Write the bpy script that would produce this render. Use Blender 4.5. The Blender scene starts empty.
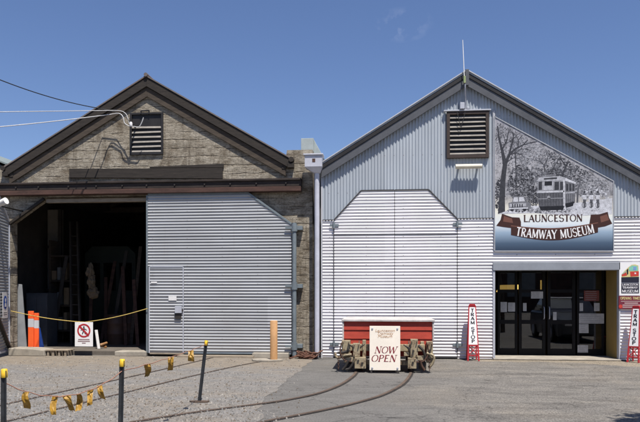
import bpy, bmesh, math, random
from mathutils import Vector, Matrix
random.seed(11)
sc = bpy.context.scene
col = sc.collection
R = math.radians
# ------------------------------------------------------------------ camera geometry
F = 660.0; CX = 320.0; HY = 295.0
YAW = R(5.6)
CAM = Vector((0, -16.2, 1.55))
FW = Vector((-math.sin(YAW), math.cos(YAW), 0)); RT = Vector((math.cos(YAW), math.sin(YAW), 0)); UP = Vector((0, 0, 1))
def ray(px, py): return FW + RT*((px-CX)/F) + UP*((HY-py)/F)
def W(px, py, Y=0.0):
    d = ray(px, py); t = (Y-CAM.y)/d.y
    return CAM + d*t
def G(px, py):
    d = ray(px, py); return CAM + d*(-CAM.z/d.z)
def X(px, Y=0.0): return W(px, 200, Y).x
def Z(px, py, Y=0.0): return W(px, py, Y).z
# ------------------------------------------------------------------ mesh builder
class MB:
    def __init__(s): s.v = []; s.f = []; s.m = []; s.sm = []
    def add(s, vs, fs, m=0, sm=False):
        o = len(s.v); s.v += [tuple(p) for p in vs]
        for f in fs: s.f.append(tuple(i+o for i in f)); s.m.append(m); s.sm.append(sm)
    def poly(s, pts, m=0): s.add(pts, [tuple(range(len(pts)))], m)
    def box(s, x0, x1, y0, y1, z0, z1, m=0):
        s.add([(x0,y0,z0),(x1,y0,z0),(x1,y1,z0),(x0,y1,z0),(x0,y0,z1),(x1,y0,z1),(x1,y1,z1),(x0,y1,z1)],
              [(0,3,2,1),(4,5,6,7),(0,1,5,4),(1,2,6,5),(2,3,7,6),(3,0,4,7)], m)
    def prism(s, xz, y0, y1, m=0):
        n = len(xz)
        s.add([(x,y0,z) for x,z in xz]+[(x,y1,z) for x,z in xz],
              [tuple(range(n)), tuple(range(2*n-1,n-1,-1))]+[(i,i+n,(i+1)%n+n,(i+1)%n) for i in range(n)], m)
    def extr(s, pts, d, m=0):
        n = len(pts); d = Vector(d); a = [Vector(p) for p in pts]
        s.add(a+[p+d for p in a], [tuple(range(n)), tuple(range(2*n-1,n-1,-1))]+[(i,i+n,(i+1)%n+n,(i+1)%n) for i in range(n)], m)
    def bar(s, p, q, w, h, up=(0,0,1), m=0):
        p = Vector(p); q = Vector(q); d = (q-p).normalized(); u = Vector(up)
        a = d.cross(u)
        if a.length < 1e-4: a = d.cross(Vector((1,0,0)))
        a.normalize(); b = a.cross(d).normalized()
        c = [a*(-w/2)+b*(-h/2), a*(w/2)+b*(-h/2), a*(w/2)+b*(h/2), a*(-w/2)+b*(h/2)]
        s.add([p+k for k in c]+[q+k for k in c], [(0,1,2,3),(7,6,5,4),(0,4,5,1),(1,5,6,2),(2,6,7,3),(3,7,4,0)], m)
    def tube(s, pts, r, n=8, m=0, cap=True, closed=False):
        pts = [Vector(p) for p in pts]; k = len(pts); vs = []; prev = None
        for i, p in enumerate(pts):
            if closed: d = pts[(i+1)%k]-pts[(i-1)%k]
            else: d = pts[min(i+1,k-1)]-pts[max(i-1,0)]
            d.normalize()
            a = d.cross(Vector((0,0,1))) if prev is None else prev-d*prev.dot(d)
            if a.length < 1e-3: a = d.cross(Vector((1,0,0)))
            a.normalize(); prev = a; b = d.cross(a)
            rr = r[i] if isinstance(r, (list,tuple)) else r
            vs += [p+a*(rr*math.cos(2*math.pi*j/n))+b*(rr*math.sin(2*math.pi*j/n)) for j in range(n)]
        fs = []
        for i in range(k if closed else k-1):
            i2 = (i+1)%k
            for j in range(n): fs.append((i*n+j, i*n+(j+1)%n, i2*n+(j+1)%n, i2*n+j))
        s.add(vs, fs, m, True)
        if cap and not closed:
            s.add(vs[:n], [tuple(range(n-1,-1,-1))], m); s.add(vs[-n:], [tuple(range(n))], m)
    def cyl(s, p, q, r, n=16, m=0): s.tube([p,q], r, n, m)
    def build(s, name, mats, parent=None, bevel=0, fixn=True):
        me = bpy.data.meshes.new(name); me.from_pydata(s.v, [], s.f)
        for mm in (mats if isinstance(mats,(list,tuple)) else [mats]): me.materials.append(mm)
        me.polygons.foreach_set('material_index', s.m); me.polygons.foreach_set('use_smooth', s.sm)
        if fixn:
            b = bmesh.new(); b.from_mesh(me); bmesh.ops.recalc_face_normals(b, faces=b.faces[:]); b.to_mesh(me); b.free()
        me.update()
        o = bpy.data.objects.new(name, me); col.objects.link(o)
        if parent is not None:
            o.parent = parent
            if parent.type == 'EMPTY': o.matrix_parent_inverse = Matrix.Translation(-parent.location)
        if bevel:
            md = o.modifiers.new('b', 'BEVEL'); md.width = bevel; md.segments = 2; md.limit_method = 'ANGLE'; md.angle_limit = R(40)
        return o
def tag(o, label=None, cat=None, group=None, kind=None):
    if label: o['label'] = label
    if cat: o['category'] = cat
    if group: o['group'] = group
    if kind: o['kind'] = kind
    return o
def thing(name, label, cat, loc=(0,0,0), group=None):
    o = bpy.data.objects.new(name, None); col.objects.link(o); o.location = loc; o.empty_display_size = .2
    return tag(o, label, cat, group)
def copy_tree(o, parent=None):
    c = o.copy(); col.objects.link(c)
    if parent is not None: c.parent = parent
    for ch in list(o.children): copy_tree(ch, c)
    return c
# ------------------------------------------------------------------ materials
def lin(r, g, b):
    f = lambda c: ((c/255)/12.92 if c/255 <= .04045 else (((c/255)+.055)/1.055)**2.4)
    return (f(r), f(g), f(b), 1)
class NT:
    def __init__(s, name):
        s.mat = bpy.data.materials.new(name); s.mat.use_nodes = True; s.t = s.mat.node_tree; s.n = s.t.nodes; s.l = s.t.links
        s.b = s.n['Principled BSDF']; s.tc = s.n.new('ShaderNodeTexCoord')
    def vec(s, scale=(1,1,1), which='Object'):
        m = s.n.new('ShaderNodeMapping'); s.l.new(s.tc.outputs[which], m.inputs['Vector']); m.inputs['Scale'].default_value = scale; return m.outputs[0]
    def noise(s, v, scale, detail=4, rough=.55, dist=0):
        k = s.n.new('ShaderNodeTexNoise'); s.l.new(v, k.inputs['Vector']); k.inputs['Scale'].default_value = scale
        k.inputs['Detail'].default_value = detail; k.inputs['Roughness'].default_value = rough; k.inputs['Distortion'].default_value = dist; return k.outputs['Fac']
    def ramp(s, fac, stops):
        k = s.n.new('ShaderNodeValToRGB'); s.l.new(fac, k.inputs['Fac']); e = k.color_ramp.elements
        while len(e) < len(stops): e.new(.5)
        for el, (p, c) in zip(e, stops):
            el.position = p; el.color = c if isinstance(c,(tuple,list)) else (c,c,c,1)
        return k.outputs['Color']
    def mix(s, fac, a, b, mode='MIX'):
        k = s.n.new('ShaderNodeMix'); k.data_type = 'RGBA'; k.blend_type = mode
        for sock, val in ((k.inputs[0],fac),(k.inputs[6],a),(k.inputs[7],b)):
            if hasattr(val,'links'): s.l.new(val, sock)
            else: sock.default_value = val
        return k.outputs[2]
    def math(s, op, a, b=0.0, c=None):
        k = s.n.new('ShaderNodeMath'); k.operation = op
        for i, val in enumerate((a,b) if c is None else (a,b,c)):
            if hasattr(val,'links'): s.l.new(val, k.inputs[i])
            else: k.inputs[i].default_value = val
        return k.outputs[0]
    def sep(s, v):
        k = s.n.new('ShaderNodeSeparateXYZ'); s.l.new(v, k.inputs[0]); return k.outputs
    def bump(s, h, strength=.3, dist=.01):
        k = s.n.new('ShaderNodeBump'); s.l.new(h, k.inputs['Height']); k.inputs['Strength'].default_value = strength; k.inputs['Distance'].default_value = dist
        s.l.new(k.outputs[0], s.b.inputs['Normal'])
    def set(s, col=None, rough=None, metal=None, spec=None):
        for key, val in (('Base Color',col),('Roughness',rough),('Metallic',metal),('Specular IOR Level',spec)):
            if val is None: continue
            if hasattr(val,'links'): s.l.new(val, s.b.inputs[key])
            else: s.b.inputs[key].default_value = val
        return s.mat
def mul(c, k): return (c[0]*k, c[1]*k, c[2]*k, 1)
_cache = {}
def P(name, c, rough=.6, metal=0, var=.25, scale=3.0, stretch=(1,1,1), fine=40, bump=0.0, spec=.4):
    """general weathered surface: base colour with broad and fine noise"""
    if name in _cache: return _cache[name]
    t = NT(name); v = t.vec(stretch)
    n = t.noise(v, scale, 5, .6); f = t.noise(v, fine, 3)
    c1 = t.ramp(n, [(.25, mul(c,1-var)), (.75, mul(c,1+var*.6))])
    c2 = t.ramp(f, [(.3, (1-var*.5,)*3+(1,)), (.7, (1,1,1,1))])
    m = t.mix(1.0, c1, c2, 'MULTIPLY')
    if bump: t.bump(f, bump, .004)
    _cache[name] = t.set(m, rough, metal, spec); return _cache[name]
def flat(name, c, rough=.6):
    if name in _cache: return _cache[name]
    t = NT(name); n = t.noise(t.vec(), 60, 2)
    _cache[name] = t.set(t.ramp(n, [(.3, mul(c,.9)), (.7, mul(c,1.05))]), rough, 0, .3); return _cache[name]

def concrete_mat():
    t = NT('board_formed_concrete'); v = t.vec(); s = t.sep(v)
    def contour(vec, sc, lvl, w, det=7):
        n = t.noise(vec, sc, det, .68, .35); d = t.math('ABSOLUTE', t.math('SUBTRACT', n, lvl)); return t.ramp(d, [(0,1.0),(w,0.0)])
    wob = t.noise(t.vec((.5,.5,1.2)), 1.5, 6, .7)
    zz = t.math('ADD', s[2], t.math('MULTIPLY', wob, .22)); fr = t.math('FRACT', t.math('DIVIDE', zz, .215)); line = t.ramp(fr, [(0,1.0),(.13,0.0),(.93,0.0),(1,1.0)])
    brk = t.ramp(t.noise(t.vec((1.4,1.4,2.2)), 1.6, 6, .7), [(.42,0.0),(.54,.95)])
    la = contour(t.vec((.55,.55,5.5)), 1.9, .50, .022); lb = contour(t.vec((.8,.8,7)), 3.3, .45, .025)
    blot = t.noise(t.vec((1,1,1.2)), 1.1, 8, .72, .8); blot2 = t.noise(t.vec((1,1,1.7)), 5.0, 7, .78, .6); sp = t.noise(v, 26, 5, .8)
    drip = t.noise(t.vec((3.5,3.5,.3)), 1.5, 6, .65)
    c = t.ramp(blot2, [(.28, lin(122,111,96)), (.45, lin(158,148,131)), (.62, lin(180,170,153)), (.78, lin(198,190,174))])
    c = t.mix(t.ramp(blot, [(.36,.8),(.52,.0)]), c, lin(96,82,64)); c = t.mix(t.ramp(blot, [(.55,.0),(.72,.45)]), c, lin(178,170,156))
    c = t.mix(t.ramp(drip, [(.54,.0),(.70,.7)]), c, lin(78,66,52))
    c = t.mix(1.0, c, t.ramp(sp, [(.30,.45),(.50,1.0),(.72,1.15)]), 'MULTIPLY')
    ln = t.math('MAXIMUM', t.math('MULTIPLY', line, brk), t.math('MAXIMUM', t.math('MULTIPLY', la, .45), t.math('MULTIPLY', lb, .22)))
    c = t.mix(t.math('MULTIPLY', ln, .85), c, lin(56,46,36))
    t.bump(t.math('SUBTRACT', t.math('ADD', t.math('MULTIPLY', blot2, 1.8), t.math('MULTIPLY', sp, .8)), ln), .7, .025)
    return t.set(c, .94, 0, .2)
def corr_mat(name, c, rough, var, dirt, dirtamt, metal=0, horiz=True, pinch=None):
    t = NT(name)
    st = (.5,1,7) if horiz else (7,1,.5)
    a = t.noise(t.vec(st), 1.3, 5, .65); b = t.noise(t.vec(), .7, 5, .6); d = t.noise(t.vec(), 22, 4, .7)
    k = t.ramp(a, [(.3, mul(c,1-var)), (.7, mul(c,1+var*.5))])
    k = t.mix(t.ramp(b, [(.45,0.0),(.75,dirtamt)]), k, dirt)
    k = t.mix(t.ramp(d, [(.6,0.0),(.78,dirtamt*.8)]), k, dirt)
    sp = t.sep(t.vec()); z = sp[2]
    along, across = (sp[0], sp[2]) if horiz else (sp[2], sp[0])
    cell = t.math('ADD', t.math('FLOOR', t.math('DIVIDE', across, PITCH*10)), t.math('MULTIPLY', t.math('FLOOR', t.math('DIVIDE', t.math('ADD', along, 20.3), 2.9)), 7.31))
    wn = t.n.new('ShaderNodeTexWhiteNoise'); wn.noise_dimensions = '1D'; t.l.new(cell, wn.inputs['W'])
    k = t.mix(1.0, k, t.ramp(wn.outputs[0], [(0,.88),(1,1.04)]), 'MULTIPLY')
    # screw heads: rows .9 m apart, every third rib
    fa = t.math('ABSOLUTE', t.math('SUBTRACT', t.math('FRACT', t.math('DIVIDE', along, .9)), .5)); fc = t.math('ABSOLUTE', t.math('SUBTRACT', t.math('FRACT', t.math('ADD', t.math('DIVIDE', across, PITCH*3), .5)), .5))
    scr = t.math('MULTIPLY', t.math('LESS_THAN', fa, .011), t.math('LESS_THAN', fc, .045))
    k = t.mix(t.math('MULTIPLY', scr, .75), k, (.16,.14,.13,1))
    run = t.noise(t.vec((9,1,.35)), 1.5, 4, .6)
    k = t.mix(t.ramp(run, [(.62,0.0),(.78,dirtamt*.75)]), k, (dirt[0]*.8, dirt[1]*.68, dirt[2]*.55, 1))
    splash = t.math('MULTIPLY', t.ramp(t.math('ADD', z, t.math('MULTIPLY', d, .5)), [(.15,1.0),(.75,0.0)]), .35)
    k = t.mix(splash, k, dirt)
    return t.set(k, t.ramp(b, [(.3,rough-.08),(.7,rough+.12)]), metal, .45)
PITCH = .0762
M = {}
M['concrete'] = concrete_mat()
M['galv'] = corr_mat('galvanised_iron', (.39,.395,.40,1), .55, .16, (.30,.29,.27,1), .4)
M['white_iron'] = corr_mat('white_painted_iron', (.78,.755,.76,1), .42, .05, (.56,.50,.46,1), .3)
M['blue_iron'] = corr_mat('blue_grey_painted_iron', (.40,.435,.47,1), .5, .10, (.34,.35,.36,1), .35, horiz=False)
M['roof_iron'] = corr_mat('weathered_roof_iron', (.16,.14,.13,1), .6, .2, (.14,.07,.04,1), .6, horiz=False)
M['old_timber'] = P('old_dark_timber', (.036,.028,.022,1), .85, 0, .5, 4, (1,1,8), 30, .5)
M['brown_timber'] = P('brown_weathered_timber', (.075,.056,.04,1), .85, 0, .5, 4, (1,1,6), 30, .5)
M['black_steel'] = P('dark_steel', (.022,.019,.018,1), .55, 0, .5, 5)
M['rust_steel'] = P('rusty_steel', (.085,.042,.03,1), .8, 0, .5, 4, (.5,1,2), 30, .4)
M['grey_board'] = P('grey_painted_board', (.085,.088,.098,1), .6, 0, .3, 3, (1,1,1), 30, .2)
M['cap_metal'] = P('light_capping', (.46,.46,.48,1), .45, .0, .15)
M['dark_gap'] = P('dark_edge', (.05,.048,.05,1), .7)
M['interior'] = P('dark_interior', (.06,.052,.046,1), .95, 0, .5, 1.2)  # very dark brown base with blotchy tone, for walls and stored things
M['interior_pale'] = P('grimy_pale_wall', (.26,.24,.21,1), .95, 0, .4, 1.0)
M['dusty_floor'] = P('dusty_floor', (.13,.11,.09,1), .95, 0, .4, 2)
M['slat'] = P('pale_slats', (.25,.225,.195,1), .8, 0, .3, 6, (1,1,1), 40)
M['slat_dark'] = P('brown_frame', (.05,.033,.026,1), .7, 0, .4)
M['pipe_grey'] = P('grey_pipe_paint', (.17,.20,.215,1), .55, 0, .25, 6)
M['pale_steel'] = P('pale_grey_steel', (.45,.46,.50,1), .45, 0, .15, 4)
M['downpipe'] = P('lilac_grey_downpipe', (.52,.52,.57,1), .5, 0, .18, 3)
M['white_paint'] = P('white_paint', (.80,.78,.76,1), .5, 0, .1, 4)
M['cream_tube'] = P('cream_paint', (.70,.64,.50,1), .5, 0, .15, 4)
M['concrete_pale'] = P('pale_concrete', (.36,.32,.26,1), .92, 0, .35, 4, (1,1,1), 50, .5)
M['timber_pale'] = P('sunbleached_timber', (.33,.27,.20,1), .9, 0, .4, 5, (1,4,8), 50, .4)
M['orange'] = P('fluoro_orange_plastic', (.92,.13,.03,1), .5, 0, .08)
M['reflective'] = P('reflective_band', (.55,.56,.58,1), .35, 0, .1)
M['blue_plastic'] = P('blue_plastic', (.02,.055,.25,1), .5, 0, .2)
M['sign_white'] = P('sign_white', (.80,.78,.76,1), .45, 0, .06)
M['sign_cream'] = P('sign_cream', (.80,.72,.60,1), .55, 0, .07)
M['sign_red'] = P('sign_red', (.42,.022,.028,1), .5, 0, .12)
M['maroon'] = P('maroon_lettering', (.20,.018,.026,1), .6, 0, .1)
M['tan_letter'] = P('tan_lettering', (.42,.23,.11,1), .6, 0, .1)
M['black_letter'] = P('black_lettering', (.02,.02,.024,1), .6, 0, .1)
M['sign_blue'] = P('sign_blue', (.03,.10,.42,1), .5, 0, .08)
M['red_board'] = P('barn_red_boards', (.42,.05,.027,1), .62, 0, .28, 4, (1,1,5), 40, .3)
M['truck_cream'] = P('dirty_cream_iron', (.34,.265,.155,1), .7, 0, .5, 7, (1,1,1), 40, .5)
def truck_mat():
    t = NT('flaking_cream_iron'); v = t.vec(); a = t.noise(v, 6, 6, .75, .5); b = t.noise(v, 28, 4, .7); g = t.noise(t.vec((1,1,.4)), 9, 5, .7)
    c = t.ramp(b, [(.3,(.28,.225,.14,1)),(.7,(.42,.345,.22,1))])
    c = t.mix(t.ramp(a, [(.50,0.0),(.60,.85)]), c, (.13,.075,.045,1)); c = t.mix(t.ramp(g, [(.55,0.0),(.70,.7)]), c, (.07,.058,.046,1))
    t.bump(a, .12, .006); return t.set(c, .62, .15, .4)
M['truck_cream'] = truck_mat()
M['truck_dark'] = P('greasy_dark_iron', (.045,.038,.032,1), .6, 0, .5, 7)
M['wheel_rust'] = P('rusty_wheel', (.10,.05,.032,1), .75, 0, .5, 8)
M['bollard'] = P('ochre_post_paint', (.50,.275,.12,1), .7, 0, .22, 5, (1,1,.6), 40, .2)
M['picket'] = P('black_steel_picket', (.028,.03,.033,1), .6, 0, .4, 12)
M['yellow_cap'] = P('yellow_plastic', (.78,.48,.03,1), .5, 0, .15, 20)
M['rope_red'] = P('faded_red_cord', (.34,.17,.115,1), .8, 0, .3, 30)
M['rope_yellow'] = P('yellow_cord', (.55,.40,.11,1), .8, 0, .2, 30)
M['white_cable'] = P('white_cable', (.52,.51,.50,1), .6, 0, .15, 10)
M['black_cable'] = P('black_cable', (.02,.02,.022,1), .6, 0, .2, 10)
M['rust_chain'] = P('rusty_chain', (.15,.07,.045,1), .85, 0, .5, 14)
M['yellow_wall'] = P('yellow_wall_paint', (.32,.215,.065,1), .8, 0, .15, 2)
M['door_frame'] = P('dark_door_frame', (.010,.009,.009,1), .55, 0, .3, 3, (1,1,1), 40, 0, .15)
M['paper'] = P('paper', (.72,.70,.68,1), .8, 0, .12, 20)
M['shade_dimmed_paper'] = P('shade_dimmed_paper', (.50,.485,.46,1), .8, 0, .25, 12)  # paper colour darkened as though shaded behind the door glass
M['brick_red'] = P('dull_red_card', (.22,.06,.045,1), .7, 0, .3, 20)
M['dark_red'] = P('dark_red_plastic', (.22,.016,.022,1), .45, 0, .2)
M['pale_green'] = P('pale_green_sheet', (.36,.40,.39,1), .6, 0, .2, 4)
def flag_mat():
    t = NT('yellow_flag_plastic'); n = t.noise(t.vec(), 14, 4)
    return t.set(t.ramp(n, [(.3,(.20,.105,.012,1)),(.7,(.38,.21,.022,1))]), .5, 0, .4)
M['flag'] = flag_mat()
def glass_mat():
    t = NT('dark_glass'); n = t.n; l = t.l
    g = n.new('ShaderNodeBsdfGlossy'); g.inputs['Roughness'].default_value = .015; g.inputs['Color'].default_value = (.95,.97,1,1)
    tr = n.new('ShaderNodeBsdfTransparent'); tr.inputs['Color'].default_value = (.42,.43,.43,1)
    fr = n.new('ShaderNodeFresnel'); fr.inputs['IOR'].default_value = 1.55
    mx = n.new('ShaderNodeMixShader'); l.new(t.math('ADD', fr.outputs[0], .05), mx.inputs[0]); l.new(tr.outputs[0], mx.inputs[1]); l.new(g.outputs[0], mx.inputs[2])
    l.new(mx.outputs[0], n['Material Output'].inputs['Surface']); return t.mat
M['glass'] = glass_mat()
def lamp_mat():
    t = NT('lit_lamp_shade'); t.b.inputs['Emission Color'].default_value = (1,.62,.16,1); t.b.inputs['Emission Strength'].default_value = 1.1
    return t.set((.6,.4,.15,1), .6)
M['lamp'] = lamp_mat()
def ground_mat():
    t = NT('old_asphalt'); v = t.vec(); s = t.sep(v)
    big = t.noise(v, .35, 5, .6, .5); mid = t.noise(t.vec((.6,1.6,1)), 1.6, 6, .65, .5); fine = t.noise(v, 38, 4, .75); vf = t.noise(v, 120, 3, .7)
    stone = t.n.new('ShaderNodeTexVoronoi'); t.l.new(v, stone.inputs['Vector']); stone.inputs['Scale'].default_value = 62
    rgh = t.ramp(mid, [(.3,(.110,.099,.087,1)), (.5,(.158,.145,.128,1)), (.7,(.215,.193,.163,1))])
    smo = t.ramp(mid, [(.3,(.112,.105,.096,1)), (.7,(.158,.149,.137,1))])
    xm = t.math('ADD', s[0], t.math('MULTIPLY', big, 2.4))
    mask = t.ramp(t.math('DIVIDE', t.math('ADD', xm, 6.0), 12.0), [(.60,1.0),(.74,.12)])
    c = t.mix(mask, rgh, smo)
    c = t.mix(t.math('MULTIPLY', t.ramp(big, [(.5,0.0),(.66,1.0)]), .45), c, (.20,.17,.132,1))
    rag = t.noise(t.vec((1,2,1)), 2.4, 7, .72, .4)
    mx_ = t.ramp(t.math('DIVIDE', t.math('ADD', s[0], 6.0), 12.0), [(.66,0.0),(.70,1.0)])
    edge = t.ramp(t.math('ADD', t.math('ADD', s[1], t.math('MULTIPLY', t.math('MAXIMUM', t.math('SUBTRACT', s[0], 4.2), 0.0), .75)), t.math('MULTIPLY', rag, 1.2)), [(-.0,0.0),(.22,1.0)])
    sand = t.mix(1.0, (.27,.225,.165,1), t.ramp(fine, [(.3,.7),(.7,1.15)]), 'MULTIPLY')
    c = t.mix(t.math('MULTIPLY', t.math('MULTIPLY', edge, mx_), .85), c, sand)
    st = t.ramp(stone.outputs['Color'], [(.15,.62),(.5,1.0),(.9,1.42)])
    c = t.mix(t.math('SUBTRACT', 1.0, t.math('MULTIPLY', mask, .65)), c, t.mix(1.0, c, st, 'MULTIPLY'))
    c = t.mix(1.0, c, t.ramp(fine, [(.3,.72),(.7,1.18)]), 'MULTIPLY')
    stain = t.ramp(t.noise(t.vec((.7,1.4,1)), 1.1, 5, .6, 1.0), [(.28,.55),(.42,1.0)])
    c = t.mix(1.0, c, stain, 'MULTIPLY')
    vor = t.n.new('ShaderNodeTexVoronoi'); vor.feature = 'DISTANCE_TO_EDGE'; t.l.new(t.vec((1,1,1)), vor.inputs['Vector']); vor.inputs['Scale'].default_value = .55
    wv = t.n.new('ShaderNodeVectorMath'); wv.operation = 'ADD'
    t.l.new(v, wv.inputs[0]); nn = t.n.new('ShaderNodeTexNoise'); nn.inputs['Scale'].default_value = 1.6; nn.inputs['Detail'].default_value = 4; t.l.new(v, nn.inputs['Vector']); t.l.new(nn.outputs['Color'], wv.inputs[1]); t.l.new(wv.outputs[0], vor.inputs['Vector'])
    crack = t.ramp(vor.outputs['Distance'], [(.0,.35),(.010,1.0)])
    c = t.mix(.6, c, t.mix(1.0, c, crack, 'MULTIPLY'))
    t.bump(t.math('ADD', fine, t.math('MULTIPLY', stone.outputs['Distance'], .8)), .5, .01)
    return t.set(c, .93, 0, .25)
M['ground'] = ground_mat()
def gravel_mat(name, base, dirt, amt, edge=False):
    t = NT(name); v = t.vec()
    vo = t.n.new('ShaderNodeTexVoronoi'); t.l.new(v, vo.inputs['Vector']); vo.inputs['Scale'].default_value = 34
    vo2 = t.n.new('ShaderNodeTexVoronoi'); t.l.new(v, vo2.inputs['Vector']); vo2.inputs['Scale'].default_value = 85
    n = t.noise(t.vec((.5,1.3,1)), .9, 6, .65, .8); n2 = t.noise(v, 4.5, 5, .7)
    k = t.ramp(vo.outputs['Color'], [(.1, mul(base,.66)), (.5, base), (.92, mul(base,1.5))])
    k2 = t.ramp(vo2.outputs['Color'], [(.1, mul(base,.6)), (.5, base), (.9, mul(base,1.5))])
    k = t.mix(.5, k, k2)
    k = t.mix(t.ramp(n, [(.42,0.0),(.68,amt)]), k, dirt)
    k = t.mix(1.0, k, t.ramp(n2, [(.3,.78),(.7,1.12)]), 'MULTIPLY')
    if edge:
        y_ = t.sep(v)[1]; m1 = t.noise(t.vec((.8,1.6,1)), .9, 8, .7, .4)
        e = t.ramp(t.math('ADD', t.math('DIVIDE', y_, 4.0), t.math('ADD', m1, .42)), [(.30,0.0),(.46,1.0)])
        dd = t.mix(t.ramp(vo2.outputs['Color'], [(.1,.0),(.9,.35)]), t.mix(1.0, dirt, t.ramp(n2, [(.3,.72),(.7,1.15)]), 'MULTIPLY'), k)
        k = t.mix(e, k, dd)
    t.bump(t.math('ADD', vo.outputs['Distance'], vo2.outputs['Distance']), .6, .012)
    return t.set(k, .95, 0, .2)
M['gravel'] = gravel_mat('grey_gravel', (.185,.175,.163,1), (.225,.188,.145,1), .75, True)
M['dirt'] = gravel_mat('pale_dirt', (.24,.195,.145,1), (.29,.235,.17,1), .9)
M['rail'] = P('rusty_rail', (.115,.080,.058,1), .7, 0, .45, 3, (1,1,1), 40, .3)
M['groove'] = P('rail_groove', (.03,.025,.022,1), .9)

# ------------------------------------------------------------------ corrugated sheets
from mathutils import noise as mnoise
def dent(x, z): return .0035*mnoise.noise((x*1.1, z*1.6, 3.1))+.0012*mnoise.noise((x*4.3, z*3.7, 9.2))
def corr_h(mb, z0, z1, xl, xr, yf, amp=.0116, n=10, lap=10, m=0):
    k0 = math.floor(z0/PITCH*n)+1; k1 = math.ceil(z1/PITCH*n)-1
    zs = [z0]+[k*PITCH/n for k in range(k0, k1+1)]+[z1]
    rows = []; c = max(2, int((xr(z0)-xl(z0))/.22)+1)
    for z in zs:
        fr = (z/PITCH/lap) % 1.0
        a, b = xl(z), xr(z)
        for i in range(c):
            x = a+(b-a)*i/(c-1)
            rows.append((x, yf - amp*math.cos(2*math.pi*(z+.004*mnoise.noise((x*.6, z*.9, 5)))/PITCH) - .004*(1-fr) + dent(x, z), z))
    mb.add(rows, [(i*c+k, i*c+k+1, (i+1)*c+k+1, (i+1)*c+k) for i in range(len(zs)-1) for k in range(c-1)], m, True)
def corr_v(mb, x0, x1, zb, zt, yf, amp=.0118, n=10, lap=10, m=0):
    k0 = math.floor(x0/PITCH*n)+1; k1 = math.ceil(x1/PITCH*n)-1
    xs = [x0]+[k*PITCH/n for k in range(k0, k1+1)]+[x1]
    rows = []; c = 12
    for x in xs:
        fr = (x/PITCH/lap) % 1.0
        a, b = zb(x), zt(x)
        for i in range(c):
            z = a+(b-a)*i/(c-1)
            rows.append((x, yf - amp*math.cos(2*math.pi*x/PITCH) - .004*(1-fr) + dent(x*1.3+7, z), z))
    mb.add(rows, [(i*c+k, (i+1)*c+k, (i+1)*c+k+1, i*c+k+1) for i in range(len(xs)-1) for k in range(c-1)], m, True)
def lerp(a, b, t): return a+(b-a)*t
def seg(x0, z0, x1, z1): return lambda z: x0+(x1-x0)*(z-z0)/(z1-z0)

# ------------------------------------------------------------------ lettering
LET = {
 'A': (.82, [('t',0.04,0,.40,1),('T',.40,1,.76,0),('h',.16,.36,.64,.36)], [(.04,0),(.76,0)]),
 'C': (.80, [('a',.42,.5,.36,.46,42,318)], []),
 'E': (.68, [('T',.14,0,.14,1),('h',.03,.96,.6,.96),('h',.14,.52,.48,.52),('h',.03,.04,.64,.04)], []),
 'G': (.86, [('a',.42,.5,.36,.46,42,318),('T',.70,.14,.70,.44)], [(.70,.46)]),
 'I': (.34, [('T',.17,0,.17,1)], [(.17,0),(.17,.97)]),
 'L': (.66, [('T',.14,0,.14,1),('h',.03,.04,.62,.04)], [(.14,.97)]),
 'M': (1.04,[('t',.12,0,.12,1),('T',.12,1,.50,.1),('t',.50,.1,.88,1),('T',.88,0,.88,1)], [(.12,0),(.88,0)]),
 'N': (.88, [('t',.12,0,.12,1),('T',.12,1,.74,0),('t',.74,0,.74,1)], [(.12,0),(.74,.97)]),
 'O': (.86, [('a',.43,.5,.37,.46,0,360)], []),
 'P': (.68, [('T',.14,0,.14,1),('a',.26,.74,.34,.23,-90,90),('h',.1,.96,.3,.96),('h',.1,.50,.3,.50)], [(.14,0)]),
 'R': (.78, [('T',.14,0,.14,1),('a',.26,.74,.34,.23,-90,90),('h',.1,.96,.3,.96),('h',.1,.50,.3,.50),('T',.34,.5,.68,0)], [(.14,0),(.70,0)]),
 'S': (.66, [('a',.33,.735,.26,.225,20,270),('a',.33,.265,.27,.235,-160,90)], []),
 'T': (.74, [('T',.37,0,.37,1),('h',.02,.96,.72,.96)], [(.37,0)]),
 'U': (.86, [('T',.14,.3,.14,1),('a',.43,.32,.29,.29,180,360),('t',.72,.3,.72,1)], [(.14,.97),(.72,.97)]),
 'W': (1.14,[('T',.04,1,.32,0),('t',.32,0,.57,.95),('T',.57,.95,.82,0),('t',.82,0,1.1,1)], [(.04,.97),(1.1,.97)]),
 'Y': (.80, [('T',.04,1,.40,.45),('t',.76,1,.40,.45),('T',.40,0,.40,.45)], [(.40,0),(.04,.97),(.76,.97)]),
 'H': (.86, [('T',.14,0,.14,1),('T',.72,0,.72,1),('h',.14,.5,.72,.5)], [(.14,0),(.72,0)]),
 ' ': (.42, [], []),
}
_lay = [0]
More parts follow.
